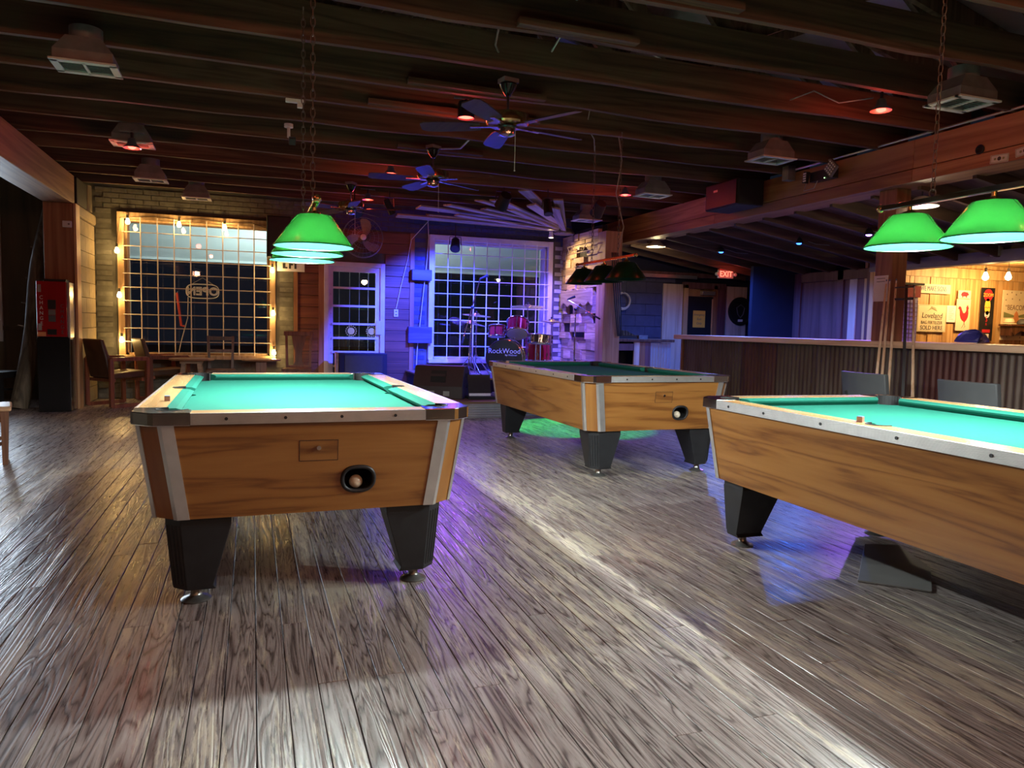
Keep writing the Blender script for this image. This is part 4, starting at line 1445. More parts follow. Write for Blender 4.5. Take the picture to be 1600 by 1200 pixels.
def red_lamp(loc, label, kind='can', gain=1.0):
    t = thing('red_lamp', label, 'lamp', loc, 0, 'red heat lamps')
    if kind == 'can':
        MB().lathe([(.02, .135), (.062, .13), (.068, .11), (.070, .0), (.066, .0), (.062, .12)], n=24, caps=False).build('can', 'blackgloss', t, 40)
        MB().lathe([(.064, .012), (.001, .010), (.001, .014), (.064, .016)], n=20).build('lens', 'bulb_red', t)
    else:
        MB().lathe([(.018, .10), (.03, .095), (.040, .05), (.078, .014), (.078, .010), (.036, .05), (.026, .09)], n=24, caps=False).build('reflector', 'steel', t, 40)
        MB().sphere((0, 0, .026), .034, 12, 8, .75).build('bulb', 'bulb_red', t, 60)
    MB().cyl((0, 0, .09), (0, 0, .17), .012, n=8).build('stem', 'black', t)
    MB().box(-.10, .10, -.012, .012, .15, .165).build('crossbar', 'galv', t)
    w = add_light('red_lamp_light', 'POINT', (0, 0, -.03), (1.0, 0.07 if gain == 1.0 else 0.16, 0.04 if gain == 1.0 else 0.08), L_RED * gain, .05)
    w.parent = t


red_lamp((1.655, 5.95, 2.84), 'red glowing can lamp beside the front brass fan', 'can')
red_lamp((-1.02, 7.60, 2.68), 'red glowing lamp below the vent near the side room', 'dish')
red_lamp((1.50, 8.55, 2.85), 'red glowing lamp beside the middle ceiling fan', 'dish')
red_lamp((1.52, 10.45, 2.85), 'red glowing lamp above the grey wall fan', 'dish')
red_lamp((4.50, 8.55, 2.85), 'red glowing lamp near the sunburst planks and dark lamp chain', 'dish')
red_lamp((4.54, 4.52, 2.85), 'red glowing lamp over the stretch before the bar', 'dish')
red_lamp((-1.00, 3.05, 2.85), 'red lamp above the open floor, over the side room edge of the frame', 'dish', 1.9)
red_lamp((3.70, 0.90, 2.85), 'red lamp above the floor before the bar, over the picture edge', 'dish', 1.9)
red_lamp((1.60, 0.20, 2.85), 'unseen red lamp added straight above the camera position', 'dish', 1.9)  # added out of view to redden the joists and the table end

# ================================================================== LEAN-TO LAMPS, EXIT SIGN
dish_lamp((6.05, 10.40, 2.47), 'warm dish lamp under the lean-to near the stage post', 0.13, .15)
add_light('dish_light', 'POINT', (6.05, 10.40, 2.44), (1.0, 0.80, 0.42), L_DISH, .05)
dish_lamp((6.12, 5.52, 2.40), 'warm dish lamp over the bar, half hidden by the chrome lamp bar', 0.18, .15)
add_light('dish_light', 'POINT', (6.12, 5.52, 2.37), (1.0, 0.85, 0.55), L_DISH, .05)
for i, (lx, ly, col, mt, lab) in enumerate((
        (6.81, 9.74, (0.05, 0.20, 1.0), 'bulb_blue', 'blue ceiling lamp with a trailing wire before the exit sign'),
        (6.92, 8.15, (0.05, 0.20, 1.0), 'bulb_blue', 'blue ceiling lamp in the middle of the lean-to'),
        (6.97, 7.01, (0.35, 0.16, 1.0), 'bulb_violet', 'violet star-bright ceiling lamp beside the red bar post'))):
    z = lean_z(lx) - .09
    t = thing('blue_lamp', lab, 'lamp', (lx, ly, z), 0, 'blue lean-to lamps')
    MB().lathe([(.02, .085), (.03, .08), (.062, .015), (.062, .008), (.026, .075)], n=20, caps=False).build('reflector', 'black', t, 40)
    MB().sphere((0, 0, .014), .036, 12, 8, .6).build('bulb', mt, t, 60)
    MB().cyl((0, 0, .08), (0, 0, .10), .015, n=8).build('base', 'black', t)
    MB().tube([(0.02, 0, .06), (.12, .0, .05), (.25, -.04, .01), (.42, -.1, -.0)], .004, 5).build('cord', 'wire', t)
    add_light('blue_lamp_light', 'SPOT', (lx, ly, z - .03), col, L_BLUE, .05, (lx, ly, 0), 160, .5)

t = thing('exit_sign', 'red lit EXIT sign hung under the lean-to ceiling', 'sign', (7.80, 11.0, 2.15))
MB().box(-.155, .155, -.02, .02, -.07, .07).build('housing', 'white', t, bevel=.006)
lettering(t, 'EXIT', .135, 'exit_glow', (0, -.0225, 0), FACE_CAM, 0.95)
for sx in (-1, 1):
    MB().lathe([(.03, 0), (.034, -.03), (.02, -.05)], (sx * .185, 0, 0), 14, (0, 1, 0)).build('emergency_lamp', 'white', t, 40)
MB().box(-.14, .14, -.03, .03, .072, .09).build('mount', 'redtube', t)
add_light('exit_light', 'POINT', (7.80, 10.7, 2.15), (1, .1, .06), 1.0, .05)

t = thing('round_emblem', 'black round plaque with a faint emblem on a pine panel', 'sign', (8.70, YB - .035, 1.545))
MB().lathe([(.265, 0), (.265, .02), (.235, .026), (.228, .02), (.001, .02)], n=40, d=(0, -1, 0)).build('disc', 'black', t, 30)
em = MB()
em.tube([(-.09, -.024, .06), (0, -.026, .12), (.09, -.024, .06), (.06, -.024, -.06), (0, -.026, -.12), (-.06, -.024, -.06)], .012, 6, True)
em.build('emblem', 'greyvinyl', t)
MB().box(-.05, .05, -.03, -.02, -.20, -.155).build('tab', 'white', t)

# ================================================================== BAR
bar = thing('bar_counter', 'long bar faced with rusty corrugated sheets under a pine top', 'bar', (5.72, 0, 0))
YA, YE = 1.2, 9.02
MB().box(.03, .55, YA, YE - .03, 0, 1.03).build('core', 'blackmat', bar)
top = MB()
top.box(-.10, .62, YA - .05, YE + .06, 1.035, 1.095)
top.build('counter_top', 'bartop', bar, bevel=.008)


def corrugated(L, h0, h1, pitch=.064, amp=.008, seg=6, vertical=True):
    q = MB()
    n = int(L / pitch * seg)
    a = []
    for i in range(n + 1):
        u = L * i / n
        a.append((u, amp * math.sin(2 * PI * u / pitch)))
    q.v = []
    for (z) in (h0, h1):
        for u, w in a:
            q.v.append((w, u, z))
    for (z) in (h0, h1):
        for u, w in a:
            q.v.append((w + .0015, u, z))
    m_ = n + 1
    q.f = [(i, i + 1, m_ + i + 1, m_ + i) for i in range(n)] + [(2 * m_ + i, 3 * m_ + i, 3 * m_ + i + 1, 2 * m_ + i + 1) for i in range(n)]
    return q


cm = {k: corrugated(.66, .0, 1.03).mesh('corrugated_sheet', k, 80) for k in ('rust', 'rustred')}
yy = YE - .70
k = 0
while yy > YA - .2:
    inst('corrugated_sheet', cm['rustred' if k in (2, 6) else 'rust'], bar, (.012 + .003 * (k % 2), yy, 0))
    yy -= .645
    k += 1
MB().box(-.01, .05, YE - .035, YE, 0, 1.035).build('end_post', 'post', bar)

# chip bag, papers on the bar
t = thing('chip_bag', 'crumpled blue foil snack bag lying on the bar', 'bag', (6.08, 4.86, 1.101), .4)
q = MB()
rr = []
rb = random.Random(5)
for i in range(9):
    u = -.16 + .32 * i / 8
    h = .055 * (1 - (abs(u) / .17) ** 3) + .004
    rr.append([(u + rb.uniform(-.006, .006), .10 * math.cos(a) * (.9 + .1 * rb.random()), h + h * math.sin(a) * (.85 + .3 * rb.random())) for a in [2 * PI * j / 14 for j in range(14)]])
q.loft(rr)
q.build('pouch', 'chips', t)
MB().box(-.175, -.155, -.09, .09, .0, .004).build('crimp', 'white', t)

# cue rack and cues leaning on the bar
def cue(name, foot, tip, label, butt='cue'):
    t = thing(name, label, 'cue', foot, 0, 'cues leaning on the bar')
    f, p = Vector((0, 0, 0)), Vector(tip) - Vector(foot)
    MB().cyl(f + p * .0, f + p * .35, .0165, .0150, 12).build('butt', butt, t, 50)
    MB().cyl(f + p * .35, f + p * .975, .0150, .0085, 12).build('shaft', 'cue', t, 50)
    MB().cyl(f + p * .975, f + p * .99, .0068, .0066, 12).build('ferrule', 'white', t, 50)
    MB().cyl(f + p * .99, p, .0066, .0058, 12).build('tip', 'chalk', t, 50)


cue('pool_cue', (5.33, 5.214, 0), (5.735, 5.517, 1.683), 'pale pool cue furthest along the bar beside the post notice')
cue('pool_cue', (5.33, 5.131, 0), (5.735, 5.479, 1.683), 'pale pool cue second from the post notice')
cue('pool_cue', (5.33, 5.045, 0), (5.735, 5.403, 1.683), 'pale pool cue between its neighbours and the black stand')
cue('pool_cue', (5.33, 4.74, 0), (5.735, 5.20, 1.62), 'pool cue resting against the black stand')
t = thing('cue_stand', 'thin black metal cue stand with a crossbar before the bar', 'rack', (5.335, 4.86, 0))
MB().bar((0, 0, .012), (.385, .41, 1.62), .024, .024).build('upright', 'black', t)
MB().bar((.37, .32, 1.60), (.37, .52, 1.60), .012, .012).build('crossbar', 'black', t)
MB().box(-.1, .08, -.06, .06, 0, .012).build('base', 'black', t)
MB().bar((.36, .30, 1.49), (.36, .50, 1.49), .03, .02).build('cue_holder', 'black', t)

# notice on the post
t = thing('post_notice', 'white paper notice taped to the red post at the bar', 'paper', (5.789, 5.632, 1.605))
MB().box(-.006, -.001, -.085, .085, -.125, .125).build('sheet', 'paper', t)
for k in range(2):
    MB().box(-.0075, -.006, -.05, .05, .065 + .03 * k, .070 + .03 * k).build('printed_line', 'inkblack', t)


def bar_stool(loc, label, rz):
    t = thing('bar_stool', label, 'stool', loc, rz, 'bar stools')
    q = MB()
    rr = []
    for i in range(9):
        u = -.24 + .48 * i / 8
        b = .05 * (u / .24) ** 2
        rr.append([(b - .022 - .20, u, .62), (b + .022 - .20, u, .62), (b + .03 - .24, u, .83), (b - .014 - .24, u, .83)])
    q.loft(rr)
    q.build('backrest', 'greyvinyl', t, 50, bevel=.008)
    MB().lathe([(.18, 0), (.2, .02), (.2, .06), (.17, .08), (.02, .085)], (0, 0, .44), 24).build('seat', 'greyvinyl', t, 40)
    for sx in (-1, 1):
        for sy in (-1, 1):
            MB().cyl((sx * .17, sy * .17, 0), (sx * .12, sy * .12, .45), .013, n=10).build('leg', 'black', t, 50)
    for sy in (-1, 1):
        MB().cyl((-.15, sy * .14, .45), (-.21, sy * .16, .66), .011, n=8).build('back_support', 'black', t, 50)
    MB().torus((0, 0, .2), (0, 0, 1), .17, .009, 24, 6).build('foot_ring', 'black', t, 60)


bar_stool((5.11, 4.92, 0), 'grey vinyl bar stool behind the leaning cues', 0.0)
bar_stool((5.11, 3.95, 0), 'grey vinyl bar stool standing clear of the cues', 0.0)

# ================================================================== ALCOVE SIGNS
YS = 8.485


def sign(name, x0, x1, z0, z1, mat, label, th=.012, y=YS, cat='sign'):
    cx, cz = (x0 + x1) / 2, (z0 + z1) / 2
    t = thing(name, label, cat, (cx, y, cz))
    MB().box(-(x1 - x0) / 2, (x1 - x0) / 2, -th, 0, -(z1 - z0) / 2, (z1 - z0) / 2).build('board', mat, t, bevel=.002)
    return t, (x1 - x0), (z1 - z0), -th - .0012


t, w, h, yf = sign('painted_sign', 9.40, 10.08, 1.80, 1.94, 'cream', 'cream WE MAKE SIGNS board in the alcove')
lettering(t, 'WE MAKE SIGNS', .105, 'inkblue', (0, yf, 0), FACE_CAM, .66)
t, w, h, yf = sign('fertilizer_sign', 9.45, 10.03, 1.22, 1.63, 'cream', 'square cream Loveland fertilizer sign in the alcove')
lettering(t, 'Loveland', .115, 'inkblack', (0, yf, .04), FACE_CAM, 1.0, shear=.12)
lettering(t, 'PRODUCTS', .026, 'inkblack', (.13, yf, -.012), FACE_CAM)
lettering(t, 'BAG FERTILIZER', .068, 'inkblack', (0, yf, -.066), FACE_CAM, .88)
lettering(t, 'SOLD HERE', .09, 'inkblack', (0, yf, -.145), FACE_CAM, .98)
for k in range(3):
    MB().tube([(-.09 + .02 * k, yf, .115 + .012 * k), (-.02, yf, .145 + .016 * k), (.09 - .012 * k, yf, .118 + .02 * k)], .0035, 5).build('leaf_mark', 'inkgreen', t)
for (xa, xb, za, zb) in ((-.28, .28, .192, .196), (-.28, .28, -.196, -.192), (-.28, -.276, -.196, .196), (.276, .28, -.196, .196)):
    MB().box(xa, xb, yf, yf + .002, za, zb).build('border_line', 'inkgreen', t)
t, w, h, yf = sign('typed_sheet', 10.045, 10.23, 1.375, 1.63, 'paper', 'typed paper sheet pinned beside the fertilizer sign', .003, cat='paper')
for k in range(7):
    MB().box(-.05, .05 - .02 * (k % 3), yf, yf + .001, .085 - .028 * k, .089 - .028 * k).build('typed_line', 'inkbrown', t)
t, w, h, yf = sign('pig_sign', 10.25, 10.51, 1.74, 1.87, 'cream', 'small cream sign with a red pig')
pig = [(-.075, .0), (-.06, .03), (-.02, .045), (.03, .04), (.05, .035), (.062, .045), (.066, .028), (.085, .01), (.085, -.006), (.065, -.012), (.05, -.02), (.045, -.048), (.03, -.048), (.028, -.026), (-.03, -.026), (-.035, -.048), (-.05, -.048), (-.052, -.022), (-.07, -.015)]
MB().prism(pig, yf, yf + .002, 'y').build('pig_shape', 'inkred', t)
MB().box(-.09, .09, yf, yf + .001, -.058, -.054).build('ground_line', 'inkbrown', t)
t, w, h, yf = sign('rooster_sign', 10.23, 10.52, 1.25, 1.735, 'cream', 'tall cream sign with a red rooster')
rooster = [(-.11, .09), (-.105, .12), (-.08, .135), (-.05, .12), (-.03, .075), (.0, .03), (.03, .03), (.055, .06), (.06, .10), (.05, .12), (.065, .125), (.062, .155), (.075, .14), (.085, .165), (.092, .14), (.105, .12), (.112, .095), (.10, .09), (.108, .03), (.10, -.03), (.075, -.075), (.045, -.10), (.03, -.13), (.015, -.10), (-.02, -.085), (-.05, -.05), (-.07, 0), (-.075, .05), (-.085, .085)]
MB().prism(rooster, yf, yf + .002, 'y').build('rooster_shape', 'inkred', t)
for sx in (-.008, .04):
    MB().tube([(.028, yf, -.12), (sx + .01, yf, -.18), (sx - .015, yf, -.20)], .004, 4).build('rooster_leg', 'inkbrown', t)
t, w, h, yf = sign('sticker_board', 10.74, 11.02, 1.10, 1.93, 'black', 'tall black board with round stickers')
MB().cyl((0, yf, .30), (0, yf + .002, .30), .095, n=28).build('red_sticker', 'inkred', t)
lettering(t, 'ZOOM', .075, 'inkyellow', (0, yf - .002, .30), FACE_CAM, .95)
MB().lathe([(.06, 0), (.06, .002)], (0, yf + .002, .105), 24, (0, -1, 0)).build('yellow_sticker', 'inkyellow', t).scale = (1.7, 1, 1)
MB().tube([(-.06, yf - .001, .10), (-.03, yf - .001, .115), (-.01, yf - .001, .098), (.02, yf - .001, .115), (.06, yf - .001, .10)], .004, 4).build('script_mark', 'inkred', t)
MB().lathe([(.055, 0), (.055, .002)], (0, yf + .002, 0), 24, (0, -1, 0)).build('white_sticker', 'paper', t)
o = t.children[-1]
o.scale = (1, 1, 2.2)
o.location = (0.0, 0, -.11)
lettering(t, 'S', .13, 'inkred', (-.012, yf - .002, -.075), FACE_CAM, .8)
lettering(t, 'A', .06, 'inkred', (-.012, yf - .002, -.155), FACE_CAM, .8)
MB().box(-.085, .085, yf, yf + .002, -.285, -.235).build('red_label', 'inkred', t)
MB().box(-.065, .065, yf, yf + .002, -.40, -.305).build('pale_label', 'paper', t)
t, w, h, yf = sign('beacon_poster', 11.20, 11.78, 1.12, 1.91, 'cream', 'cream BEACON poster with a lighthouse and dark stars')
lettering(t, '\u201cBEACON\u201d', .115, 'inkbrown', (.03, yf, .12), FACE_CAM, .9)
MB().prism([(-.07, -.2), (.13, -.2), (.07, .03), (.03, .075), (-.01, .03)], yf, yf + .002, 'y').build('lighthouse', 'inkorange', t)
MB().prism([(-.25, .05), (-.02, -.0), (-.02, -.03), (-.25, -.04)], yf, yf + .002, 'y').build('beam_ray', 'inkgreen', t)
MB().prism([(.08, 0), (.27, .04), (.27, -.04), (.08, -.03)], yf, yf + .002, 'y').build('beam_ray', 'inkgreen', t)
st = []
for i in range(10):
    r_ = .016 if i % 2 == 0 else .007
    st.append((r_ * math.sin(2 * PI * i / 10), r_ * math.cos(2 * PI * i / 10)))
sm = MB().prism(st, 0, .002, 'y').mesh('star', 'inkbrown')
for (sx, sz) in ((-.2, .33), (-.1, .36), (.0, .33), (.1, .36), (.2, .32), (-.22, .24), (-.08, .26), (.08, .25), (.23, .24), (-.15, -.34), (.0, -.32), (.15, -.35), (.22, -.3)):
    inst('star', sm, t, (sx, yf, sz))

t = thing('bracket_shelf', 'dark scrolled wooden bracket shelf under the BEACON poster', 'shelf', (11.32, YS - .02, 1.34))
MB().box(-.19, .42, -.22, 0, 0, .03).build('shelf_board', 'chairwood', t, bevel=.005)
ap = [(-.16, 0), (.38, 0), (.36, -.10), (.30, -.14), (.24, -.10), (.17, -.07), (.11, -.085), (.05, -.07), (-.02, -.10), (-.08, -.14), (-.14, -.10)]
MB().prism(ap, -.20, -.18, 'y').build('apron', 'chairwood', t)
for sx in (-.14, .34):
    MB().box(sx, sx + .025, -.19, 0, -.15, 0).build('bracket', 'chairwood', t)
t = thing('straw_hat', 'small straw hat resting on the bracket shelf', 'hat', (11.22, YS - .13, 1.372))
MB().lathe([(.105, 0), (.1, .012), (.075, .015), (.07, .05), (.055, .085), (.01, .09)], n=22).build('crown', 'cream', t, 50)
MB().torus((0, 0, .02), (0, 0, 1), .074, .006, 22, 5).build('band', 'inkbrown', t)
t = thing('dark_cap', 'dark cap resting beside the straw hat', 'hat', (11.52, YS - .13, 1.372))
MB().lathe([(.08, 0), (.085, .02), (.07, .06), (.04, .085), (.01, .09)], n=20).build('crown', 'greyvinyl', t, 50)
MB().prism([(-.07, -.03), (-.12, -.12), (0, -.15), (.08, -.10), (.07, -.03)], .004, .012).build('peak', 'greyvinyl', t)

t = thing('drink_cooler', 'white drink cooler with a red header and wire shelves', 'cooler', (8.77, 8.02, 0))
MB().box(-.22, .20, .02, .42, 0, 1.86).build('body', 'white', t, bevel=.01)
MB().box(-.22, .20, -.01, .02, 1.70, 1.86).build('header', 'inkred', t)
MB().box(-.24, .24, -.03, .42, 1.87, 1.90).build('top_cap', 'black', t)
for k in range(12):
    MB().box(-.20, .18, .008, .016, .95 + .06 * k, .955 + .06 * k).build('wire_shelf', 'inkbrown', t)
for k in range(6):
    MB().box(-.18 + .07 * k, -.176 + .07 * k, .005, .012, .95, 1.66).build('wire_upright', 'inkbrown', t)
for i, (lx, lz) in enumerate(((10.06, 2.03), (10.52, 2.05))):
    t = thing('alcove_bulb', ('bare warm bulb hanging over the rooster sign', 'bare warm bulb hanging over the sticker board')[i], 'bulb', (lx, 7.9, lz))
    MB().lathe([(.012, .075), (.02, .06), (.042, .0), (.036, -.03), (.01, -.046)], n=16).build('glass', 'bulb_alcove', t, 60)
    MB().cyl((0, 0, .07), (0, 0, .13), .018, n=10).build('socket', 'black', t)
    MB().cyl((0, 0, .13), (0, 0, 2.27 - lz), .004, n=6).build('cord', 'blackwire', t)
    add_light('alcove_light', 'POINT', (lx, 7.83, lz - .06), (1.0, 0.62, 0.24), L_ALCOVE, .04)

# ================================================================== SIDEBOARD BY THE STAGE
t = thing('sideboard', 'low wooden mixing counter with a corrugated end between post and bar', 'counter', (5.02, 10.36, 0))
MB().box(0, 1.42, 0, .9, .96, 1.005).build('counter_top', 'chairwood', t, bevel=.005)
for (xa, xb, mt) in ((.02, .19, 'pinepanel'), (.195, .36, 'pinepanel'), (.70, .80, 'pinepanel'), (.80, .90, 'post'), (.90, 1.0, 'purplepanel')):
    MB().box(xa, xb, .03, .06, 0, .96).build('front_board', mt, t, bevel=.003)
MB().box(.36, .70, .02, .06, .82, .93).build('front_rail', 'purplepanel', t, bevel=.003)
MB().box(.36, .70, .30, .32, 0, .82).build('dark_recess', 'blackmat', t)
q = corrugated(.38, 0, .95, .05, .007)
me = q.mesh('corrugated_sheet', 'galvcorr', 80)
inst('corrugated_sheet', me, t, (1.0, .045, 0), (0, 0, -PI / 2))
MB().box(.02, 1.38, .75, .8, 0, .96).build('back_board', 'blackmat', t)
t = thing('audio_mixer', 'dark sloped audio mixer on the mixing counter', 'mixer', (5.55, 10.62, 1.005))
MB().hexa([(-.24, -.18, 0), (.24, -.18, 0), (.24, .18, 0), (-.24, .18, 0), (-.24, -.18, .04), (.24, -.18, .04), (.24, .18, .13), (-.24, .18, .13)]).build('body', 'black', t)
kb = MB().cyl((0, 0, 0), (0, -.006, .022), .008, n=8).mesh('knob', 'steel')
for i in range(9):
    for j in range(3):
        inst('knob', kb, t, (-.2 + .05 * i, -.1 + .1 * j, .06 + .025 * j))
t = thing('paper_box', 'small pale box lying on the mixing counter', 'box', (5.93, 10.58, 1.005), .3)
MB().box(-.1, .1, -.07, .07, 0, .05).build('carton', 'galv', t, bevel=.004)
MB().box(-.102, .102, -.072, .072, .045, .058).build('lid', 'alu', t)
t = thing('cable_coil', 'coil of pale cable hung on the navy block wall', 'cable', (6.20, YB - .05, 1.66))
q = MB()
for k in range(5):
    q.torus((.01 * (k % 3 - 1), -.012 * k, -.012 * (k % 2)), (0, 1, 0), .15 - .012 * (k % 3), .006, 28, 5)
q.build('loops', 'white', t, 60)
MB().cyl((0, .05, .14), (0, -.07, .15), .008, n=6).build('hook', 'steel', t)
t = thing('cable_bundle', 'black cable bundle running down the orange post', 'cable', (5.20, 10.03, 0))
for k in range(4):
    MB().tube([(-.10 + .03 * k, .01, 2.3), (-.08 + .035 * k, -.012, 1.9), (-.02 + .03 * k, -.012, 1.4), (.03 + .02 * k, -.01, 1.05)], .008, 6).build('cable', 'blackwire', t)

# ================================================================== STAGE
sg = thing('stage', 'low stage with a corrugated front edge below the barred window', 'stage', (0, 0, 0))
MB().box(2.02, 4.90, 8.80, YB - .05, 0, .185).build('platform', 'blackmat', sg)
dr = thing('drum_riser', 'black riser under the drum kit on the stage', 'platform', (0, 0, 0))
MB().box(2.35, 4.90, 9.90, YB - .06, .211, .40).build('frame', 'blackmat', dr)
yy = 9.88
while yy < YB - .06:
    MB().box(2.33, 4.92, yy, min(yy + .137, YB - .05), .40, .42).build('deck_board', 'stagewood', dr)
    yy += .14
xx = 8.78
k = 0
while xx < YB - .06:
    MB().box(2.0, 4.92, xx, min(xx + .137, YB - .05), .185, .21).build('deck_board', 'stagewood', sg)
    xx += .14
    k += 1
q = MB()
n = 42
for (x0, x1) in ((2.0, 3.55), (3.53, 4.92)):
    q = MB()
    prof_ = [(8.775 + .008 * math.sin(2 * PI * i / 7), .002 + .18 * i / n) for i in range(n + 1)]
    q.v = [(x0, a, z) for a, z in prof_] + [(x1, a, z) for a, z in prof_]
    q.f = [(i, i + 1, n + 1 + i + 1, n + 1 + i) for i in range(n)]
    q.build('corrugated_sheet', 'galvcorr', sg, 80)

# collage of wood blocks on the return wall beside the stage
wc = sroot('wall_stage', 'collage of reclaimed wood blocks beside the drum kit', 'wall')
MB().box(5.08, 5.16, 10.34, YB + .02, .0, 2.75).build('backing', 'blackmat', wc)
rc = random.Random(42)
z = 0.06
while z < 2.60:
    h = rc.choice((.11, .13, .15, .17))
    y = 10.36
    while y < YB - .04:
        L = rc.choice((.14, .20, .26, .34, .40))
        L = min(L, YB - .02 - y)
        if rc.random() > (.16 if z < 1.7 else .04):
            d = rc.uniform(.02, .075)
            MB().box(5.08 - d, 5.08, y + .003, y + L - .003, z + .003, z + h - .003).build('wood_block', 'collage', wc)
        y += L
    z += h
# live-edge slab
q = []
for i in range(13):
    q.append((10.45 + 1.2 * i / 12, 1.52 + .04 * math.sin(i * 1.9) + .03 * math.sin(i * .8)))
for i in range(12, -1, -1):
    q.append((10.45 + 1.2 * i / 12, 1.78 + .015 * math.sin(i * 2.3)))
MB().prism(q, 4.965, 4.995, 'x').build('live_edge_slab', 'collage', wc)

# sunburst of weathered planks under the joists
sb = thing('plank_sunburst', 'sunburst of weathered planks fanning out above the stage', 'wall decoration', (4.90, 11.42, 2.76))
ends = [(2.35, 11.60), (2.07, 11.25), (2.55, 11.3), (2.30, 10.78), (2.9, 10.85), (2.60, 10.25), (3.2, 10.45), (2.95, 9.85), (3.45, 10.0), (3.06, 9.45), (3.62, 9.6), (3.35, 9.15), (3.9, 9.45), (3.85, 9.2)]
rs = random.Random(9)
for k, (ex, ey) in enumerate(ends):
    d = Vector((ex - 4.90, ey - 11.42, 0))
    L = d.length
    q = MB()
    w0, w1 = .09, rs.uniform(.13, .20)
    u0 = .12 + .25 * rs.random()
    q.hexa([(u0, -w0 / 2, 0), (L, -w1 / 2, 0), (L, w1 / 2, 0), (u0, w0 / 2, 0), (u0, -w0 / 2, .022), (L, -w1 / 2, .022), (L, w1 / 2, .022), (u0, w0 / 2, .022)])
    o = q.build('sunburst_plank', 'burst', sb)
    o.rotation_euler = (rs.uniform(-.25, .25), -rs.uniform(.0, .03), math.atan2(d.y, d.x))
    o.location = (0, 0, -.02 + .035 * (k % 4))
MB().lathe([(.17, 0), (.18, .02), (.12, .10), (.02, .13)], (0, 0, -.06), 9).build('hub_block', 'burst', sb)
t = thing('corner_spot', 'small warm spotlight at the hub of the plank sunburst', 'lamp', (4.62, 11.30, 2.64))
MB().lathe([(.03, .08), (.035, .02), (.045, -.02), (.04, -.02), (.03, .02)], n=14, caps=False).build('can', 'white', t, 40)
MB().sphere((0, 0, 0), .026, 10, 6).build('bulb', 'bulb_dish', t, 60)
add_light('corner_spot_light', 'SPOT', (4.60, 11.28, 2.60), (1.0, 0.66, 0.28), 42, .04, (5.05, 10.95, 1.75), 125, .7)

# stage floor monitor
t = thing('floor_monitor', 'large black wedge floor monitor on the stage edge', 'speaker', (2.36, 9.42, .21), -.50)
pr = [(-.25, 0), (.20, 0), (.25, .10), (.15, .36), (.05, .42), (-.13, .42), (-.25, .16)]
MB().prism(pr, -.33, .33, 'x').build('cabinet', 'speakermaroon', t, bevel=.012)
hd = MB().obox((0.0, -.195, .285), (.20, .012, .16), Matrix.Rotation(-.43, 3, 'X')).build('handle_recess', 'blackmat', t)
MB().obox((0, -.205, .30), (.19, .014, .035), Matrix.Rotation(-.43, 3, 'X')).build('grip', 'speakermaroon', hd)
for (yy, zz) in ((-.06, .30), (.05, .30), (.0, .16), (.10, .12)):
    MB().cyl((.33, yy, zz), (.338, yy, zz), .028, n=16).build('port', 'blackmat', t)
for k in range(2):
    MB().box(-.12 + .2 * k, -.04 + .2 * k, -.262, -.249, .04, .10).build('jack_plate', 'steel', t)
# tablet-like teleprompter beside it
t = thing('prompter_screen', 'small black screen leaning back on the stage edge', 'screen', (2.80, 9.12, .21), -.05)
MB().obox((0, .09, .165), (.30, .02, .29), Matrix.Rotation(-.30, 3, 'X')).build('screen_case', 'black', t)
MB().obox((0, .045, .045), (.29, .006, .045), Matrix.Rotation(-.30, 3, 'X')).build('pale_strip', 'whitetube', t)
MB().box(-.18, .20, -.08, .16, 0, .035).build('base', 'blackmat', t, bevel=.006)
t = thing('pedal_box', 'small cluttered effects pedal box on the stage edge', 'box', (3.12, 9.22, .21), .1)
MB().box(-.10, .10, -.10, .10, 0, .07).build('casing', 'galv', t, bevel=.005)
for k in range(3):
    MB().cyl((-.06 + .06 * k, -.02, .07), (-.06 + .06 * k, -.02, .085), .012, n=10).build('foot_switch', 'chrome', t)

# microphone stands
def mic_stand(foot, elbow, b0, b1, label, mic_r=.022):
    t = thing('microphone_stand', label, 'stand', foot)
    f = Vector(foot)
    e, p0, p1 = Vector(elbow) - f, Vector(b0) - f, Vector(b1) - f
    MB().cyl((0, 0, .05), e, .0115, .010, 10).build('pole', 'chrome', t, 50)
    for k in range(3):
        a = 2 * PI * k / 3 + .4
        MB().cyl((0, 0, .16), (.27 * math.cos(a), .27 * math.sin(a), .008), .008, n=8).build('leg', 'chrome', t, 50)
    MB().sphere(e, .026, 10, 8).build('clutch', 'black', t, 60)
    MB().cyl(p0, p1, .008, n=8).build('boom', 'chrome', t, 50)
    d = (p1 - p0).normalized()
    side = Vector((d.z, 0, -d.x)).normalized()
    MB().cyl(p1, p1 + (Vector((.10, -.06, .05))), .012, mic_r, 12).build('microphone', 'black', t, 50)
    MB().cyl(p0, p0 - d * .09, .014, n=10).build('counterweight', 'black', t, 50)


mic_stand((2.95, 10.25, .42), (2.99, 10.22, 1.42), (2.87, 10.22, 1.0), (3.10, 10.24, 1.83), 'microphone stand with a steep boom before the drums')
mic_stand((4.60, 10.2, .42), (4.60, 10.2, 1.44), (4.82, 9.98, 1.34), (4.46, 10.2, 1.58), 'microphone stand with a slanting boom before the wood collage')

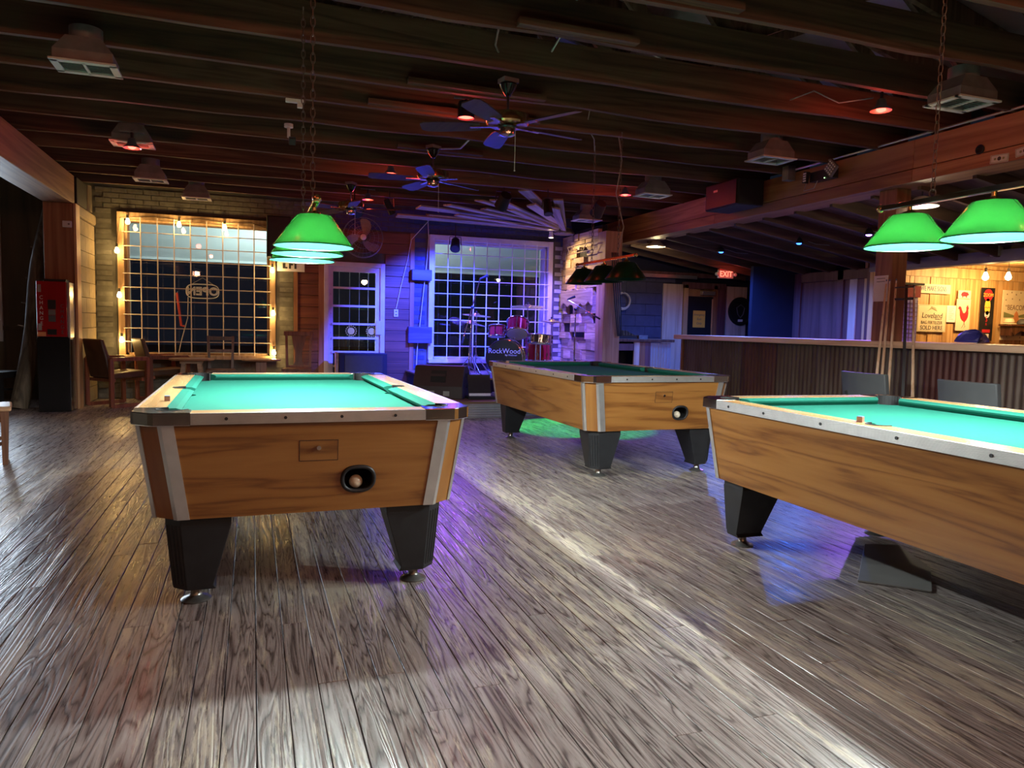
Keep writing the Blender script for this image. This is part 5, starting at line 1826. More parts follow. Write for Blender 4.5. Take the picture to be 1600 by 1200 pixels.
# ------------------------------------------------------------------ drum kit, each drum and cymbal its own thing
def drum(name, c, axis, r, depth, shell, head, label, lugs=8, legs=None, rim='chrome', text=None):
    t = thing(name, label, 'drum', c)
    d = Vector(axis).normalized()
    MB().cyl(-d * depth / 2, d * depth / 2, r, n=36).build('shell', shell, t, 40)
    for s in (-1, 1):
        MB().torus(d * s * (depth / 2 - .008), d, r + .008, .010, 36, 6).build('hoop', rim, t, 60)
        MB().cyl(d * s * (depth / 2 + .001), d * s * (depth / 2 + .005), r - .002, n=36).build('head', head[0] if s < 0 else head[1], t, 40)
    x, y = MB().frame(d)
    lg = MB().box(-.009, .009, -.009, .009, -.028, .028)
    for k in range(lugs):
        a = 2 * PI * (k + .5) / lugs
        p = (x * math.cos(a) + y * math.sin(a)) * (r + .012)
        for s in (-.25, .25):
            MB().bar(p + d * depth * s - d * .022, p + d * depth * s + d * .022, .018, .018).build('lug', 'chrome', t)
        MB().bar(p - d * depth / 2, p + d * depth / 2, .005, .005).build('tension_rod', 'chrome', t)
    return t, d


bd, d = drum('bass_drum', (3.52, 10.25, .70), (-.42, -.9, 0), .258, .40, 'drumblack', ('drumhead', 'blackgloss'), 'black bass drum with pale lettering on its head')
x, y = MB().frame(d)
ang = math.atan2(d.y, d.x) + PI / 2
lettering(bd, 'RockWood', .105, 'whitetube', tuple(d * .2075 + Vector((0, 0, .10))), (PI / 2, 0, ang), .95)
lettering(bd, 'by Hohner', .04, 'whitetube', tuple(d * .2075 + Vector((.09, -.042, .045))), (PI / 2, 0, ang), 1.0)
for s in (-1, 1):
    MB().cyl(Vector((.20 * s, -.05, -.12)), Vector((.32 * s, -.14, -.272)), .010, n=8).build('spur', 'chrome', bd)
t, d = drum('rack_tom', (3.70, 10.27, 1.14), (.22, .50, .84), .155, .22, 'drumred', ('drumhead', 'drumhead'), 'red tilted rack tom above the bass drum', 6)
MB().cyl((0, .04, -.10), (-.05, .03, -.17), .012, n=8).build('mount', 'chrome', t)
t, d = drum('small_tom', (3.43, 10.42, 1.085), (.05, .15, .98), .11, .17, 'drumred', ('drumhead', 'drumhead'), 'small red tom beside the tilted rack tom', 6)
MB().cyl((.03, -.02, -.05), (.05, -.03, -.085), .012, n=8).build('mount', 'chrome', t)
t, d = drum('floor_tom', (4.14, 10.55, .835), (.0, .02, 1), .19, .38, 'drumred', ('drumhead', 'drumhead'), 'red floor tom standing by the window frame', 8)
for k in range(3):
    a = 2 * PI * k / 3
    MB().cyl((.205 * math.cos(a), .205 * math.sin(a), .1), (.225 * math.cos(a), .225 * math.sin(a), -.41), .009, n=8).build('leg', 'chrome', t)
t, d = drum('snare_drum', (4.02, 10.15, .98), (.06, .05, 1), .165, .14, 'chrome', ('drumhead', 'drumhead'), 'chrome snare drum behind the rack tom', 8)
MB().cyl((0, 0, -.08), (0, 0, -.55), .012, n=8).build('stand_pole', 'chrome', t)
for k in range(3):
    a = 2 * PI * k / 3 + .5
    MB().cyl((0, 0, -.38), (.22 * math.cos(a), .22 * math.sin(a), -.548), .009, n=8).build('stand_leg', 'chrome', t)


def cymbal(c, label, r=.22, tilt=(0, 0, 1), hat=False):
    t = thing('cymbal_stand', label, 'cymbal', (c[0], c[1], .42), 0, 'cymbals of the drum kit')
    h = c[2] - .42
    d = Vector(tilt).normalized()
    MB().lathe([(r, 0), (r, .002), (.06, .018), (.035, .04), (.005, .045), (.005, .042), (.033, .036), (.058, .014)], (0, 0, h), 36, d).build('cymbal', 'cymbal', t, 30)
    if hat:
        MB().lathe([(r, .0), (r, -.002), (.06, -.018), (.03, -.036), (.005, -.04)], (0, 0, h - .008), 36, d).build('lower_cymbal', 'cymbal', t, 30)
    MB().cyl((0, 0, .12), (0, 0, h + .07), .010, .007, 10).build('pole', 'chrome', t, 50)
    MB().lathe([(.014, 0), (.016, .02), (.006, .03)], (0, 0, h + .045), 10).build('wing_nut', 'black', t)
    for k in range(3):
        a = 2 * PI * k / 3 + c[0] * 3
        MB().cyl((0, 0, .3), (.24 * math.cos(a), .24 * math.sin(a), .006), .008, n=8).build('leg', 'chrome', t, 50)


cymbal((3.24, 10.85, 1.31), 'high cymbal on a stand behind the steep microphone boom', .22, (.05, -.1, 1))
cymbal((3.10, 10.62, 1.19), 'crash cymbal beside the small red tom', .22, (.18, -.12, 1))
cymbal((3.98, 10.60, 1.46), 'tallest ride cymbal against the barred window edge', .27, (-.05, -.12, 1))
cymbal((4.44, 10.75, 1.25), 'hi-hat pair standing before the white brick', .17, (0, -.05, 1), True)

# ================================================================== FURNITURE BY THE SHOP WINDOW
def armchair(loc, rz, label):
    # faces +x
    t = thing('armchair', label, 'chair', loc, rz, 'brown leather armchairs')
    MB().hexa([(-.20, -.22, .36), (.27, -.22, .38), (.27, .22, .38), (-.20, .22, .36), (-.20, -.22, .44), (.27, -.22, .47), (.27, .22, .47), (-.20, .22, .44)]).build('seat', 'leather', t, bevel=.02)
    q = MB()
    q.loft([[(-.24, -.21, .38), (-.17, -.21, .38), (-.17, .21, .38), (-.24, .21, .38)], [(-.29, -.215, .64), (-.22, -.215, .64), (-.22, .215, .64), (-.29, .215, .64)],
            [(-.345, -.20, .88), (-.29, -.20, .88), (-.29, .20, .88), (-.345, .20, .88)]])
    q.build('backrest', 'leather', t, bevel=.02)
    for sy in (-1, 1):
        y = sy * .265
        o = MB()
        ring = [(-.27, .02), (-.24, .0), (.25, .0), (.28, .02), (.28, .62), (.25, .65), (-.24, .65), (-.27, .62)]
        inn = [(-.22, .045), (-.22, .60), (.23, .60), (.23, .045)]
        v2, f2 = holed(ring, inn)
        n = len(v2)
        o.v = [(a, y - .02, b) for a, b in v2] + [(a, y + .02, b) for a, b in v2]
        o.f = list(f2) + [tuple(n + i for i in reversed(q_)) for q_ in f2]
        for loop in (ring, inn):
            m_ = len(loop)
            k0 = len(o.v)
            o.v += [(a, y - .02, b) for a, b in loop] + [(a, y + .02, b) for a, b in loop]
            o.f += [(k0 + i, k0 + (i + 1) % m_, k0 + m_ + (i + 1) % m_, k0 + m_ + i) for i in range(m_)]
        o.build('arm_frame', 'redchair', t)
    for xx in (-.2, .2):
        MB().box(xx - .02, xx + .02, -.25, .25, .33, .37).build('cross_rail', 'redchair', t)


armchair((-1.68, 10.86, 0), .72, 'brown leather armchair set close to the tan block wall')
armchair((-1.20, 11.42, 0), .45, 'brown leather armchair under the shop window corner')

t = thing('round_table', 'round oak table on splayed legs before the shop window', 'table', (-.78, 10.95, 0))
MB().lathe([(.28, 0), (.29, .012), (.285, .025), (.01, .026)], (0, 0, .60), 36).build('table_top', 'tablewood', t, 40)
for k in range(4):
    a = PI / 4 + PI / 2 * k
    MB().bar((.13 * math.cos(a), .13 * math.sin(a), .60), (.24 * math.cos(a), .24 * math.sin(a), 0), .05, .03).build('leg', 'tablewood', t)
MB().box(-.14, .14, -.14, .14, .56, .60).build('apron', 'tablewood', t)
t = thing('pedestal_table', 'round pedestal table beside the splat-back chair', 'table', (.12, 11.05, 0))
MB().lathe([(.26, 0), (.27, .012), (.265, .022), (.01, .023)], (0, 0, .595), 36).build('table_top', 'tablewood', t, 40)
MB().box(-.075, .075, -.075, .075, .03, .595).build('pedestal', 'redchair', t, bevel=.006)
MB().lathe([(.20, 0), (.20, .02), (.10, .035)], n=24).build('base', 'redchair', t, 40)


def side_chair(loc, rz, label, kind, mat='redchair', h=.95, w=.40, seat_h=.46, wb_=None):
    # faces -y
    t = thing('wooden_chair', label, 'chair', loc, rz)
    ws = w / 2
    MB().hexa([(-ws, -.21, seat_h - .03), (ws, -.21, seat_h - .03), (ws * .9, .19, seat_h - .03), (-ws * .9, .19, seat_h - .03),
               (-ws, -.21, seat_h), (ws, -.21, seat_h), (ws * .9, .19, seat_h), (-ws * .9, .19, seat_h)]).build('seat', mat, t, bevel=.006)
    for sx in (-1, 1):
        MB().bar((sx * (ws - .03), -.18, 0), (sx * (ws - .035), -.18, seat_h - .03), .036, .036).build('leg', mat, t)
        MB().bar((sx * (ws - .05), .22, 0), (sx * (ws - .05), .175, seat_h), .036, .036).build('leg', mat, t)
        MB().bar((sx * (ws - .05), .175, seat_h), (sx * (ws - .035), .24, h), .034, .028).build('back_post', mat, t)
        MB().bar((sx * (ws - .035), -.18, .22), (sx * (ws - .05), .2, .22), .02, .024).build('stretcher', mat, t)
    MB().box(-ws + .05, ws - .05, -.195, -.165, seat_h - .08, seat_h - .03).build('apron', mat, t)
    if kind == 'ladder':
        for zz, hh in ((h - .035, .055), (h - .21, .045)):
            yy = .175 + .065 * (zz - seat_h) / (h - seat_h)
            MB().box(-ws + .05, ws - .05, yy - .012, yy + .012, zz - hh / 2, zz + hh / 2).build('back_slat', mat, t, bevel=.004)
    else:
        MB().box(-ws + .0, ws - .0, .225, .255, h - .05, h + .015).build('crest_rail', mat, t, bevel=.006)
        pr_ = [(-.075, 0), (-.045, .06), (-.05, .20), (-.085, .32), (-.10, .42), (.10, .42), (.085, .32), (.05, .20), (.045, .06), (.075, 0)]
        q = MB()
        k = (h - .05 - seat_h - .03) / .42
        vs_ = [(a, .185 + .055 * b / .42, seat_h + .03 + b * k) for a, b in pr_]
        n = len(vs_)
        q.v = vs_ + [(a, b + .014, c) for a, b, c in vs_]
        q.f = [tuple(range(n)), tuple(range(2 * n - 1, n - 1, -1))] + [(i, (i + 1) % n, n + (i + 1) % n, n + i) for i in range(n)]
        q.build('splat', mat, t)
        MB().box(-ws + .05, ws - .05, .175, .20, seat_h + .0, seat_h + .03).build('lower_rail', mat, t)
    return t


side_chair((-.41, 11.05, 0), .05, 'dark red ladder-back chair before the shop window', 'ladder', 'chairwood', .93, .40, .47)
side_chair((.62, 11.05, 0), -.12, 'cherry splat-back chair between window and glass door', 'splat', 'redchair', 1.0, .42, .49)
side_chair((-3.02, 10.75, 0), 1.3, 'black wooden chair in the side room by the bright window', 'ladder', 'blackmat', .98, .42, .46)

t = thing('wooden_bench_seat', 'pale-topped wooden stool cut off by the picture edge', 'stool', (-2.03, 6.72, 0), .25)
MB().box(-.24, .24, -.20, .20, .415, .455).build('seat', 'tablewood', t, bevel=.012)
MB().box(-.21, .21, -.17, -.15, .33, .415).build('apron', 'tablewood', t)
MB().box(-.21, .21, .15, .17, .33, .415).build('apron', 'tablewood', t)
for sx in (-1, 1):
    for sy in (-1, 1):
        q = MB()
        q.hexa([(sx * .19 - .018, sy * .16 - .018, 0), (sx * .19 + .018, sy * .16 - .018, 0), (sx * .19 + .018, sy * .16 + .018, 0), (sx * .19 - .018, sy * .16 + .018, 0),
                (sx * .195 - .026, sy * .165 - .026, .415), (sx * .195 + .026, sy * .165 - .026, .415), (sx * .195 + .026, sy * .165 + .026, .415), (sx * .195 - .026, sy * .165 + .026, .415)])
        q.build('leg', 'chairwood', t)
MB().box(-.17, .17, -.17, -.145, .15, .18).build('stretcher', 'chairwood', t)
MB().box(-.17, .17, .145, .17, .15, .18).build('stretcher', 'chairwood', t)

# ------------------------------------------------------------------ change machine on its pedestal
t = thing('change_machine', 'glossy red change machine on a black pedestal', 'machine', (-2.25, 10.19, 0))
MB().box(-.172, .172, 0, .27, 0, .895).build('pedestal', 'blackgloss', t, bevel=.004)
cs = MB().box(-.170, .150, .008, .27, .90, 1.575).build('casing', 'black', t, bevel=.004)
MB().box(.150, .176, .015, .27, .90, 1.565).build('side_plate', 'alu', t, bevel=.003)
fr_ = MB().box(-.168, .148, -.006, .008, .91, 1.57).build('front_plate', 'red', t, bevel=.004)
MB().box(-.052, .036, -.0075, -.006, .92, 1.56).build('centre_panel', 'red', fr_)
for i, ch_ in enumerate('CHANGE'):
    lettering(t, ch_, .062, 'white', (-.118, -.0075, 1.375 - .062 * i), FACE_CAM, .85)
    lettering(t, ch_, .062, 'greyvinyl', (.098, -.0075, 1.275 - .062 * i), FACE_CAM, .85)
MB().box(-.05, .034, -.012, -.006, 1.24, 1.35).build('bill_slot_plate', 'black', t)
MB().box(-.045, .029, -.013, -.006, 1.17, 1.235).build('bill_picture', 'galv', t)
MB().box(-.045, .029, -.012, -.006, 1.09, 1.165).build('bill_acceptor', 'greyvinyl', t)
MB().box(-.058, .036, -.018, -.006, .935, 1.0).build('coin_cup', 'blackmat', t)
for (zz, h) in ((1.44, .09), (.985, .08)):
    MB().box(-.155, -.118, -.010, -.006, zz, zz + h).build('coin_plate', 'alu', t)
MB().box(-.166, -.075, -.009, -.006, .915, .965).build('orange_label', 'inkorange', t)
MB().box(-.10, .14, .02, .2, 1.576, 1.60).build('top_tray', 'black', t)

t = thing('leaning_log', 'bare log leaning against the wall behind the change machine', 'log', (-2.74, 10.60, 0))
q = MB()
pts, rad = [], []
for i in range(12):
    u = i / 11
    pts.append((.30 * u + .025 * math.sin(u * 7), .62 * u + .02 * math.cos(u * 5), 2.85 * u))
    rad.append(.105 - .028 * u + .006 * math.sin(u * 13))
q.tube(pts, rad, 12)
q.build('trunk', 'log', t, 50)
for (u, s) in ((.45, -1), (.56, -1), (.70, -1), (.35, -1)):
    c = Vector((.30 * u, .62 * u, 2.85 * u))
    MB().cyl(c, c + Vector((s * .13, -.04, .04)), .014, .008, 8).build('branch_stub', 'log', t, 50)

o = MB().box(-2.34, -2.06, 10.66, 11.25, 2.572, 2.90).build('black_cabinet', 'blackmat', None, bevel=.01)
tag(o, 'black loudspeaker box tucked on the block wall under the joists', 'speaker')
o = MB().cyl((-2.14, 11.48, 2.572), (-2.14, 11.48, 2.925), .10, .095, 16).build('log_stub', 'log', None, 50)
tag(o, 'short upright log on top of the tan block wall', 'log')
t = thing('wall_sensor', 'small white sensor box on the dark red post', 'sensor', (-2.14, 10.498, 2.29))
MB().box(-.05, .05, -.025, 0, -.04, .04).build('case', 'white', t, bevel=.008)
MB().cyl((.02, -.027, 0), (.02, -.024, 0), .012, n=12).build('lens', 'galv', t)

# ------------------------------------------------------------------ string lights round the shop window
sl = thing('string_lights', 'string of warm bulbs round the shop window frame', 'lights', (0, 0, 0))
SB = [(-1.74, .84), (-1.76, 1.47), (-1.78, 2.09), (-1.64, 2.50), (-.98, 2.50), (-.37, 2.50), (.29, 1.91), (.30, 1.27), (.31, .68)]
wp_ = [(-1.80, .55), (-1.79, .9), (-1.80, 1.55), (-1.80, 2.15), (-1.74, 2.56), (-1.3, 2.60), (-.98, 2.58), (-.7, 2.61), (-.37, 2.58), (.0, 2.60), (.33, 2.50), (.34, 1.98), (.345, 1.35), (.345, .74)]
MB().tube([(a, YB - .085, b) for a, b in wp_], .004, 5).build('cord', 'blackwire', sl)
for (bx, bz) in SB:
    b = MB().lathe([(.010, .055), (.016, .045), (.030, .0), (.026, -.022), (.006, -.034)], (bx, YB - .12, bz), 14).build('bulb', 'bulb_warm', sl, 60)
    MB().cyl((bx, YB - .12, bz + .05), (bx, YB - .12, bz + .10), .015, n=8).build('socket', 'black', b)
    w = add_light('string_light', 'POINT', (bx, YB - .19, bz - .01), (1.0, 0.62, 0.20), L_STRING, .03)

# neon OPEN sign, unlit, seen from behind
ns = thing('open_sign', 'unlit white OPEN neon sign seen from behind in the shop window', 'sign', (-.69, YB + .12, 1.575))
q = []
for i in range(40):
    a = 2 * PI * i / 40
    q.append((.225 * math.copysign(abs(math.cos(a)) ** .6, math.cos(a)), 0, .115 * math.copysign(abs(math.sin(a)) ** .8, math.sin(a)) * (1 + .15 * math.cos(a) ** 2 - .1)))
MB().tube(q, .007, 6, True).build('outline_tube', 'whitetube', ns, 60)
inst('letter_tube', text_mesh('letter_tube', 'OPEN', .165, 'whitetube', outline=.0055, mirror=True, spacing=1.05), ns, (.0, 0, -.005), FACE_CAM)
MB().tube([(-.15, 0, .10), (0, 0, .20), (.15, 0, .10)], .003, 4).build('hanger', 'wire', ns)
MB().tube([(-.20, .01, -.09), (-.21, .01, -.4), (-.30, .0, -.75), (-.34, 0, -.95)], .005, 5).build('power_cord', 'white', ns)
t = thing('red_tube_sign', 'red L-shaped neon tube leaning inside the shop window', 'sign', (-1.02, YB + .10, 1.06))
MB().tube([(-.02, 0, .48), (.0, 0, .3), (.035, 0, .0), (.08, 0, -.005)], .016, 8).build('tube', 'redtube', t, 60)
MB().cyl((-.02, 0, .48), (-.02, .10, .50), .005, n=6).build('bracket', 'steel', t)

# ------------------------------------------------------------------ black speaker, small sign, wall fan
t = thing('wall_speaker', 'tall black loudspeaker hung between shop window and cedar boards', 'speaker', (.38, YB - .02, 2.10))
MB().box(-.17, .17, -.30, -.03, 0, .60).build('cabinet', 'blackmat', t, bevel=.012)
MB().box(-.15, .15, -.31, -.30, .02, .58).build('grille', 'black', t)
MB().box(-.04, .04, -.03, 0, .2, .4).build('bracket', 'steel', t)
t = thing('letter_sign', 'white board with black marks on the wall under the speaker', 'sign', (.56, YB - .045, 1.985))
MB().box(-.20, .20, -.012, .0, -.07, .07).build('board', 'white', t)
for (xa, xb, za, zb) in ((-.12, -.08, -.03, .05), (-.08, -.05, -.03, -.005), (-.03, .0, -.03, .05), (.0, .03, .02, .05), (.05, .08, -.03, .05)):
    MB().box(xa, xb, -.015, -.012, za, zb).build('black_mark', 'inkblack', t)
t = thing('wall_fan', 'grey three-bladed industrial fan mounted above the glass door', 'fan', (1.60, 11.50, 2.46))
for rr in (.10, .17, .24, .295):
    MB().torus((0, -.06 if rr < .2 else -.03, 0), (0, 1, 0), rr, .0022, 36, 4).build('cage_ring', 'steel', t)
MB().torus((0, 0, 0), (0, 1, 0), .305, .006, 40, 6).build('cage_rim', 'steel', t)
for k in range(28):
    a = 2 * PI * k / 28
    MB().tube([(.05 * math.cos(a), -.075, .05 * math.sin(a)), (.2 * math.cos(a), -.06, .2 * math.sin(a)), (.305 * math.cos(a), 0, .305 * math.sin(a))], .0014, 3).build('cage_wire', 'steel', t)
for k in range(3):
    a = .9 + 2 * PI * k / 3
    q = MB()
    rr_ = []
    for (u, w, sw) in ((.05, .03, 0), (.12, .065, .25), (.20, .085, .42), (.26, .075, .55), (.285, .03, .62)):
        c = Vector((math.cos(a + sw), 0, math.sin(a + sw))) * u
        s_ = Vector((-math.sin(a + sw), .45, math.cos(a + sw))).normalized() * w
        rr_.append([c - s_ + Vector((0, -.002, 0)), c + s_ + Vector((0, -.002, 0)), c + s_ + Vector((0, .002, 0)), c - s_ + Vector((0, .002, 0))])
    q.loft(rr_)
    q.build('blade', 'greyblade', t, 60)
MB().lathe([(.045, 0), (.045, .02), (.03, .03), (.001, .032)], (0, -.055, 0), 20, (0, -1, 0)).build('hub_cap', 'white', t, 40)
MB().cyl((0, 0, 0), (0, .14, 0), .07, n=18).build('motor', 'black', t, 40)
MB().box(-.03, .03, .12, .28, -.03, .03).build('wall_bracket', 'black', t)

t = thing('amplifier', 'black bass cabinet standing before the glass door', 'amplifier', (1.58, 11.22, 0), -.04)
MB().box(-.36, .36, 0, .36, .02, .70).build('cabinet', 'blackmat', t, bevel=.01)
MB().box(-.27, .29, -.008, 0, .06, .67).build('grille', 'greyblade' if False else 'black', t)
MB().box(-.40, -.362, .02, .34, .02, .71).build('side_board', 'tablewood', t)
for sx in (-1, 1):
    MB().cyl((sx * .3, .05, 0), (sx * .3, .05, .02), .025, n=10).build('foot', 'black', t)

# wooden box, outlet and cables on the blue wall
o = MB().box(2.40, 2.72, YB - .16, YB - .02, 1.86, 2.03).build('cable_box', 'bluelit_box', None, bevel=.006)
tag(o, 'rough wooden box mounted on the blue wall beside the barred stage window', 'box')
o = MB().box(2.36, 2.74, YB - .14, YB - .02, .86, 1.12).build('wall_cabinet', 'bluelit_box', None, bevel=.006)
tag(o, 'blue-lit wooden wall box below the rough cable box', 'box')
t = thing('outlet', 'white power outlet on the cedar boards by the glass door', 'outlet', (2.17, YB - .03, 1.33))
MB().box(-.035, .035, -.02, 0, -.06, .06).build('plate', 'white', t, bevel=.005)
for dz in (-.025, .025):
    MB().box(-.014, .014, -.022, -.02, dz - .012, dz + .012).build('socket', 'galv', t)
for i, (pts_, lab) in enumerate((
        ([(2.17, YB - .05, 1.40), (2.24, YB - .05, 1.75), (2.35, YB - .05, 2.2), (2.40, YB - .05, 2.5), (2.62, YB - .05, 2.75), (2.75, YB - .05, 2.9)], 'pale cable climbing from the outlet to the joists'),
        ([(2.5, YB - .06, .3), (2.52, YB - .06, .8), (2.66, YB - .06, 2.2), (2.68, YB - .06, 2.55), (2.66, YB - .06, 2.9)], 'pale cable hanging beside the stage window casing'))):
    tag(MB().tube(pts_, .006, 6).build('wall_cable', 'white', None, 60), lab, 'cable')

# ------------------------------------------------------------------ stage lights
def stage_light(loc, aim, col, power, label, mt='blackmat', ang=70, r=.09, L=.2, face='black', blend=.5, top=JZ):
    t = thing('stage_light', label, 'stage light', loc, 0, 'stage lights')
    d = (Vector(aim) - Vector(loc)).normalized()
    MB().cyl(-d * L * .5, d * L * .5, r * .8, r, 16).build('can', mt, t, 40)
    MB().cyl(d * L * .5, d * (L * .5 + .004), r * .85, n=16).build('lens', face, t)
    MB().tube([(-r - .015, 0, 0), (-r - .01, 0, .12), (r + .01, 0, .12), (r + .015, 0, 0)], .007, 5).build('yoke', 'black', t)
    top_ = top - loc[2]
    MB().cyl((0, 0, .12), (0, 0, max(top_, .13)), .009, n=6).build('hanger', 'black', t)
    if power:
        add_light('stage_beam', 'SPOT', Vector(loc) + d * (L * .5 + .03), col, power, .05, aim, ang, blend)


BLUE = (0.03, 0.06, 1.0)
stage_light((3.05, 9.10, 2.76), (2.75, 11.8, .75), BLUE, L_STAGE * 1.6, 'black stage light aimed at the blue wall, under the plank tips', ang=60)
stage_light((4.40, 9.10, 2.76), (4.30, 11.8, .55), (0.10, 0.07, 1.0), L_STAGE * .7, 'black stage light hung beside the dark lamp chain', ang=58)
stage_light((1.74, 10.0, 2.72), (3.2, 10.8, .3), (.03, .05, 1.0), L_STAGE * .45, 'slim black stage light beside the middle fan', ang=70, r=.05)
stage_light((3.02, 11.35, 2.42), (2.4, 9.4, .2), (0.4, 0.1, 1.0), L_STAGE * .035, 'small black speaker before the stage window with an added violet light', ang=90, r=.08, top=2.742)  # a hanging speaker; the violet spot at its face is added
stage_light((1.30, 10.15, 2.68), (3.4, 6.2, 0), (.05, .9, .25), 0, 'black stage light cluster beyond the lit lamp')
stage_light((3.60, 8.95, 2.70), (3.60, 7.85, 0), (0.02, 1.0, 0.16), 420, 'black stage light throwing green on the floor behind the dark cloth table', ang=35, r=.06, blend=.25)

t = thing('beam_spotlights', 'twin LED floodlights clamped to the long beam', 'lights', (5.62, 6.35, 2.80))
MB().box(-.03, .05, -.20, .12, -.05, .05).build('controller', 'black', t)
h1_ = MB().obox((-.08, -.24, .03), (.03, .13, .13), Matrix.Rotation(.78, 3, 'X')).build('flood_head', 'galv', t)
for i in range(4):
    for j in range(4):
        p = Matrix.Rotation(.78, 3, 'X') @ Vector((0, -.045 + .03 * i, -.045 + .03 * j))
        MB().sphere(Vector((-.097, -.24, .03)) + p, .009, 6, 4).build('led', 'white', h1_)
h2_ = MB().obox((-.07, .13, .0), (.04, .05, .12), Matrix.Rotation(.2, 3, 'X')).build('flood_head', 'black', t)
for k in range(4):
    MB().box(-.093, -.088, .11, .15, -.045 + .025 * k, -.03 + .025 * k).build('led', 'white', h2_)
MB().sphere((-.035, -.1, -.04), .006, 6, 4).build('pilot_lamp', 'led_green', t)
MB().tube([(-.05, .14, -.05), (-.05, .18, -.13), (-.03, .05, -.12), (-.03, 0, -.05)], .005, 5).build('cord', 'wire', t)

t = thing('beam_speaker', 'large black loudspeaker hung under the joists at the long beam', 'speaker', (5.46, 7.60, 2.62))
MB().prism([(-.30, 0), (.30, 0), (.24, .30), (-.24, .30)] if False else [(-.18, -.33), (.18, -.33), (.18, .33), (-.18, .33)], .0, .31).build('cabinet', 'blackmat', t, bevel=.02)
MB().box(-.19, -.18, -.30, .30, .02, .29).build('grille', 'black', t)
MB().box(-.193, -.19, .06, .14, .20, .225).build('badge', 'alu', t)
t = thing('stage_truss', 'short zigzag lighting bar along the top of the wood collage', 'truss', (4.93, 10.85, 2.42))
for dz in (-.06, .06):
    MB().cyl((0, -.48, dz), (0, .48, dz), .008, n=6).build('rail', 'darksteel', t)
for k in range(8):
    MB().cyl((0, -.48 + .12 * k, -.06 if k % 2 else .06), (0, -.36 + .12 * k, .06 if k % 2 else -.06), .005, n=5).build('brace', 'darksteel', t)
MB().box(-.02, .15, -.04, .04, -.02, .02).build('wall_arm', 'darksteel', t)

# ------------------------------------------------------------------ beam details
for i, (yy, zz, rz) in enumerate(((4.41, 2.59, .06), (4.20, 2.61, -.12))):
    t = thing('bank_note', ('pinned bank note beside the dark knot hole in the beam', 'second pinned bank note, cut off by the picture edge')[i], 'bank note', (5.677, yy, zz))
    t.rotation_euler = (rz, 0, 0)
    MB().box(-.003, 0, -.078, .078, -.033, .033).build('paper', 'bill', t)
    MB().lathe([(.016, 0), (.016, .001)], (-.003, 0, 0), 16, (-1, 0, 0)).build('portrait', 'inkblack', t)
    for sy in (-1, 1):
        MB().lathe([(.010, 0), (.010, .001)], (-.003, sy * .036, 0), 12, (-1, 0, 0)).build('seal', 'inkgreen', t)
    for (ya, yb, za, zb) in ((-.072, .072, .026, .029), (-.072, .072, -.029, -.026), (-.073, -.070, -.029, .029), (.070, .073, -.029, .029)):
        MB().box(-.0038, -.003, ya, yb, za, zb).build('border', 'inkgreen', t)
o = MB().lathe([(.035, 0), (.04, .012), (.028, .02), (.02, .004)], (5.688, 4.59, 2.70), 18, (-1, 0, 0)).build('camera_dome', 'blackmat', None, 40)
tag(o, 'small round black dome on the long beam', 'dome')
o = MB().tube([(5.64, 6.75, 2.945), (5.64, 5.6, 2.945), (5.64, 4.2, 2.945), (5.64, 0, 2.945)], .012, 8).build('conduit', 'alu', None, 60)
tag(o, 'straight metal conduit running on top of the long beam', 'conduit')
t = thing('junction_box', 'grey junction box at the end of the beam conduit', 'box', (5.64, 6.86, 2.93))
MB().box(-.05, .05, -.05, .05, -.09, .07).build('case', 'galv', t, bevel=.004)
MB().box(-.055, -.05, -.045, .045, -.085, .065).build('cover', 'alu', t)

# ducts above the joists
o = MB().cyl((-1.2, 6.02, 3.30), (1.25, 6.02, 3.30), .075, n=24).build('air_duct', 'alu', ceiling, 40)
o['label'] = 'thin metal duct pipe above the joists'
LD = Vector((3.7, 5.2, 3.62))
MB().cyl(LD + Vector((-.9, -2.0, 0)), LD + Vector((.0, 2.2, 0)), .17, n=28).build('air_duct', 'galv', ceiling, 40)
for k in range(4):
    c = Vector((-.9, -2.0, 0)).lerp(Vector((0, 2.2, 0)), .15 + .22 * k)
    MB().torus(LD + c, (.9, 4.2, 0), .174, .008, 28, 6).build('duct_seam', 'alu', ceiling, 60)

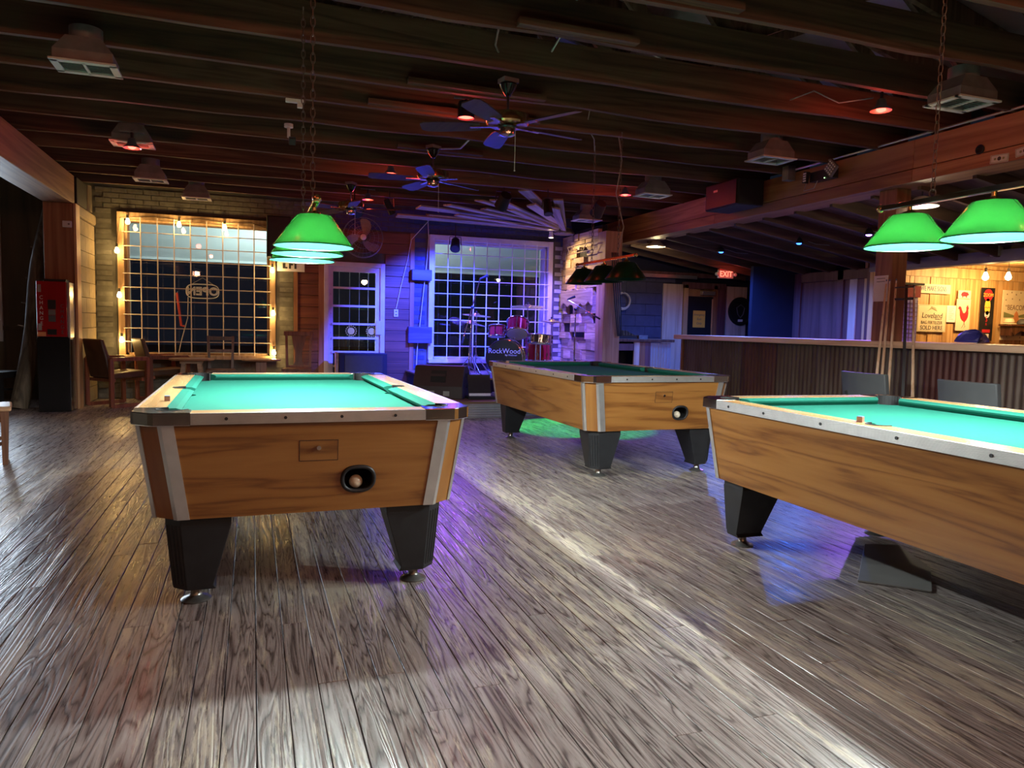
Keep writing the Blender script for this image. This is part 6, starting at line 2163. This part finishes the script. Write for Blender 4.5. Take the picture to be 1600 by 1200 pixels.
# ceiling bits: hooks, sensor, cables
t = thing('ceiling_spot', 'small white track spot under the joist by the lamp chain', 'lamp', (.32, 7.10, 2.90))
MB().cyl((0, 0, 0), (0, 0, .03), .04, n=14).build('base', 'white', t)
MB().cyl((0, 0, -.09), (0, 0, 0), .014, n=8).build('stem', 'white', t)
MB().obox((.03, -.02, -.12), (.06, .06, .06), Matrix.Rotation(.5, 3, 'X')).build('head', 'black', t, bevel=.006)
t = thing('ceiling_sensor', 'white sensor bar under the joist beside the lamp chains', 'sensor', (.33, 6.30, 2.90))
MB().box(-.07, .07, -.02, .02, 0, .03).build('case', 'white', t, bevel=.005)
MB().box(.02, .06, -.02, .02, -.035, 0).build('drop', 'white', t, bevel=.004)
for i, (pts_, lab) in enumerate((
        ([(1.80, 5.12, 2.99), (1.98, 5.0, 3.05), (2.06, 4.8, 3.25), (2.02, 4.5, 3.4)], 'looped metal flex cable above the front fan'),
        ([(1.70, 5.10, 2.98), (1.56, 4.9, 3.05), (1.5, 4.5, 3.25), (1.6, 4.3, 3.4)], 'second flex cable curving over the front fan'),
        ([(1.78, 7.30, 2.90), (1.95, 7.2, 2.90), (2.02, 7.0, 2.98), (2.02, 6.98, 3.1)], 'short flex cable feeding the middle fan'),
        ([(3.20, 6.75, 2.9), (3.05, 6.45, 2.93), (2.9, 6.3, 3.0), (2.88, 6.2, 3.12)], 'cable feeding the dark lamp above the stage table'),
        ([(3.20, 6.2, 1.86), (3.26, 6.2, 2.1), (3.17, 6.2, 2.4), (3.22, 6.2, 2.7), (3.2, 6.24, 2.92)], 'cord twisting down beside the dark lamp chain'),
        ([(4.54, 4.6, 2.98), (4.3, 4.7, 2.94), (4.1, 4.75, 3.02), (4.0, 4.9, 2.98)], 'slack cable beside the red lamp over the bar stretch'))):
    tag(MB().tube(pts_, .009 if i < 3 else .005, 6).build('ceiling_cable', 'alu' if i < 3 else 'wire', None, 60), lab, 'cable')

# grey plate lying on the floor beside the third table
o = MB().prism([(2.66, 2.62), (2.88, 2.41), (3.16, 2.66), (3.34, 3.02), (3.16, 3.08)], .001, .010).build('floor_plate', 'plate', None, bevel=.002)
tag(o, 'thin grey plate lying on the floor under the table before the bar', 'plate')
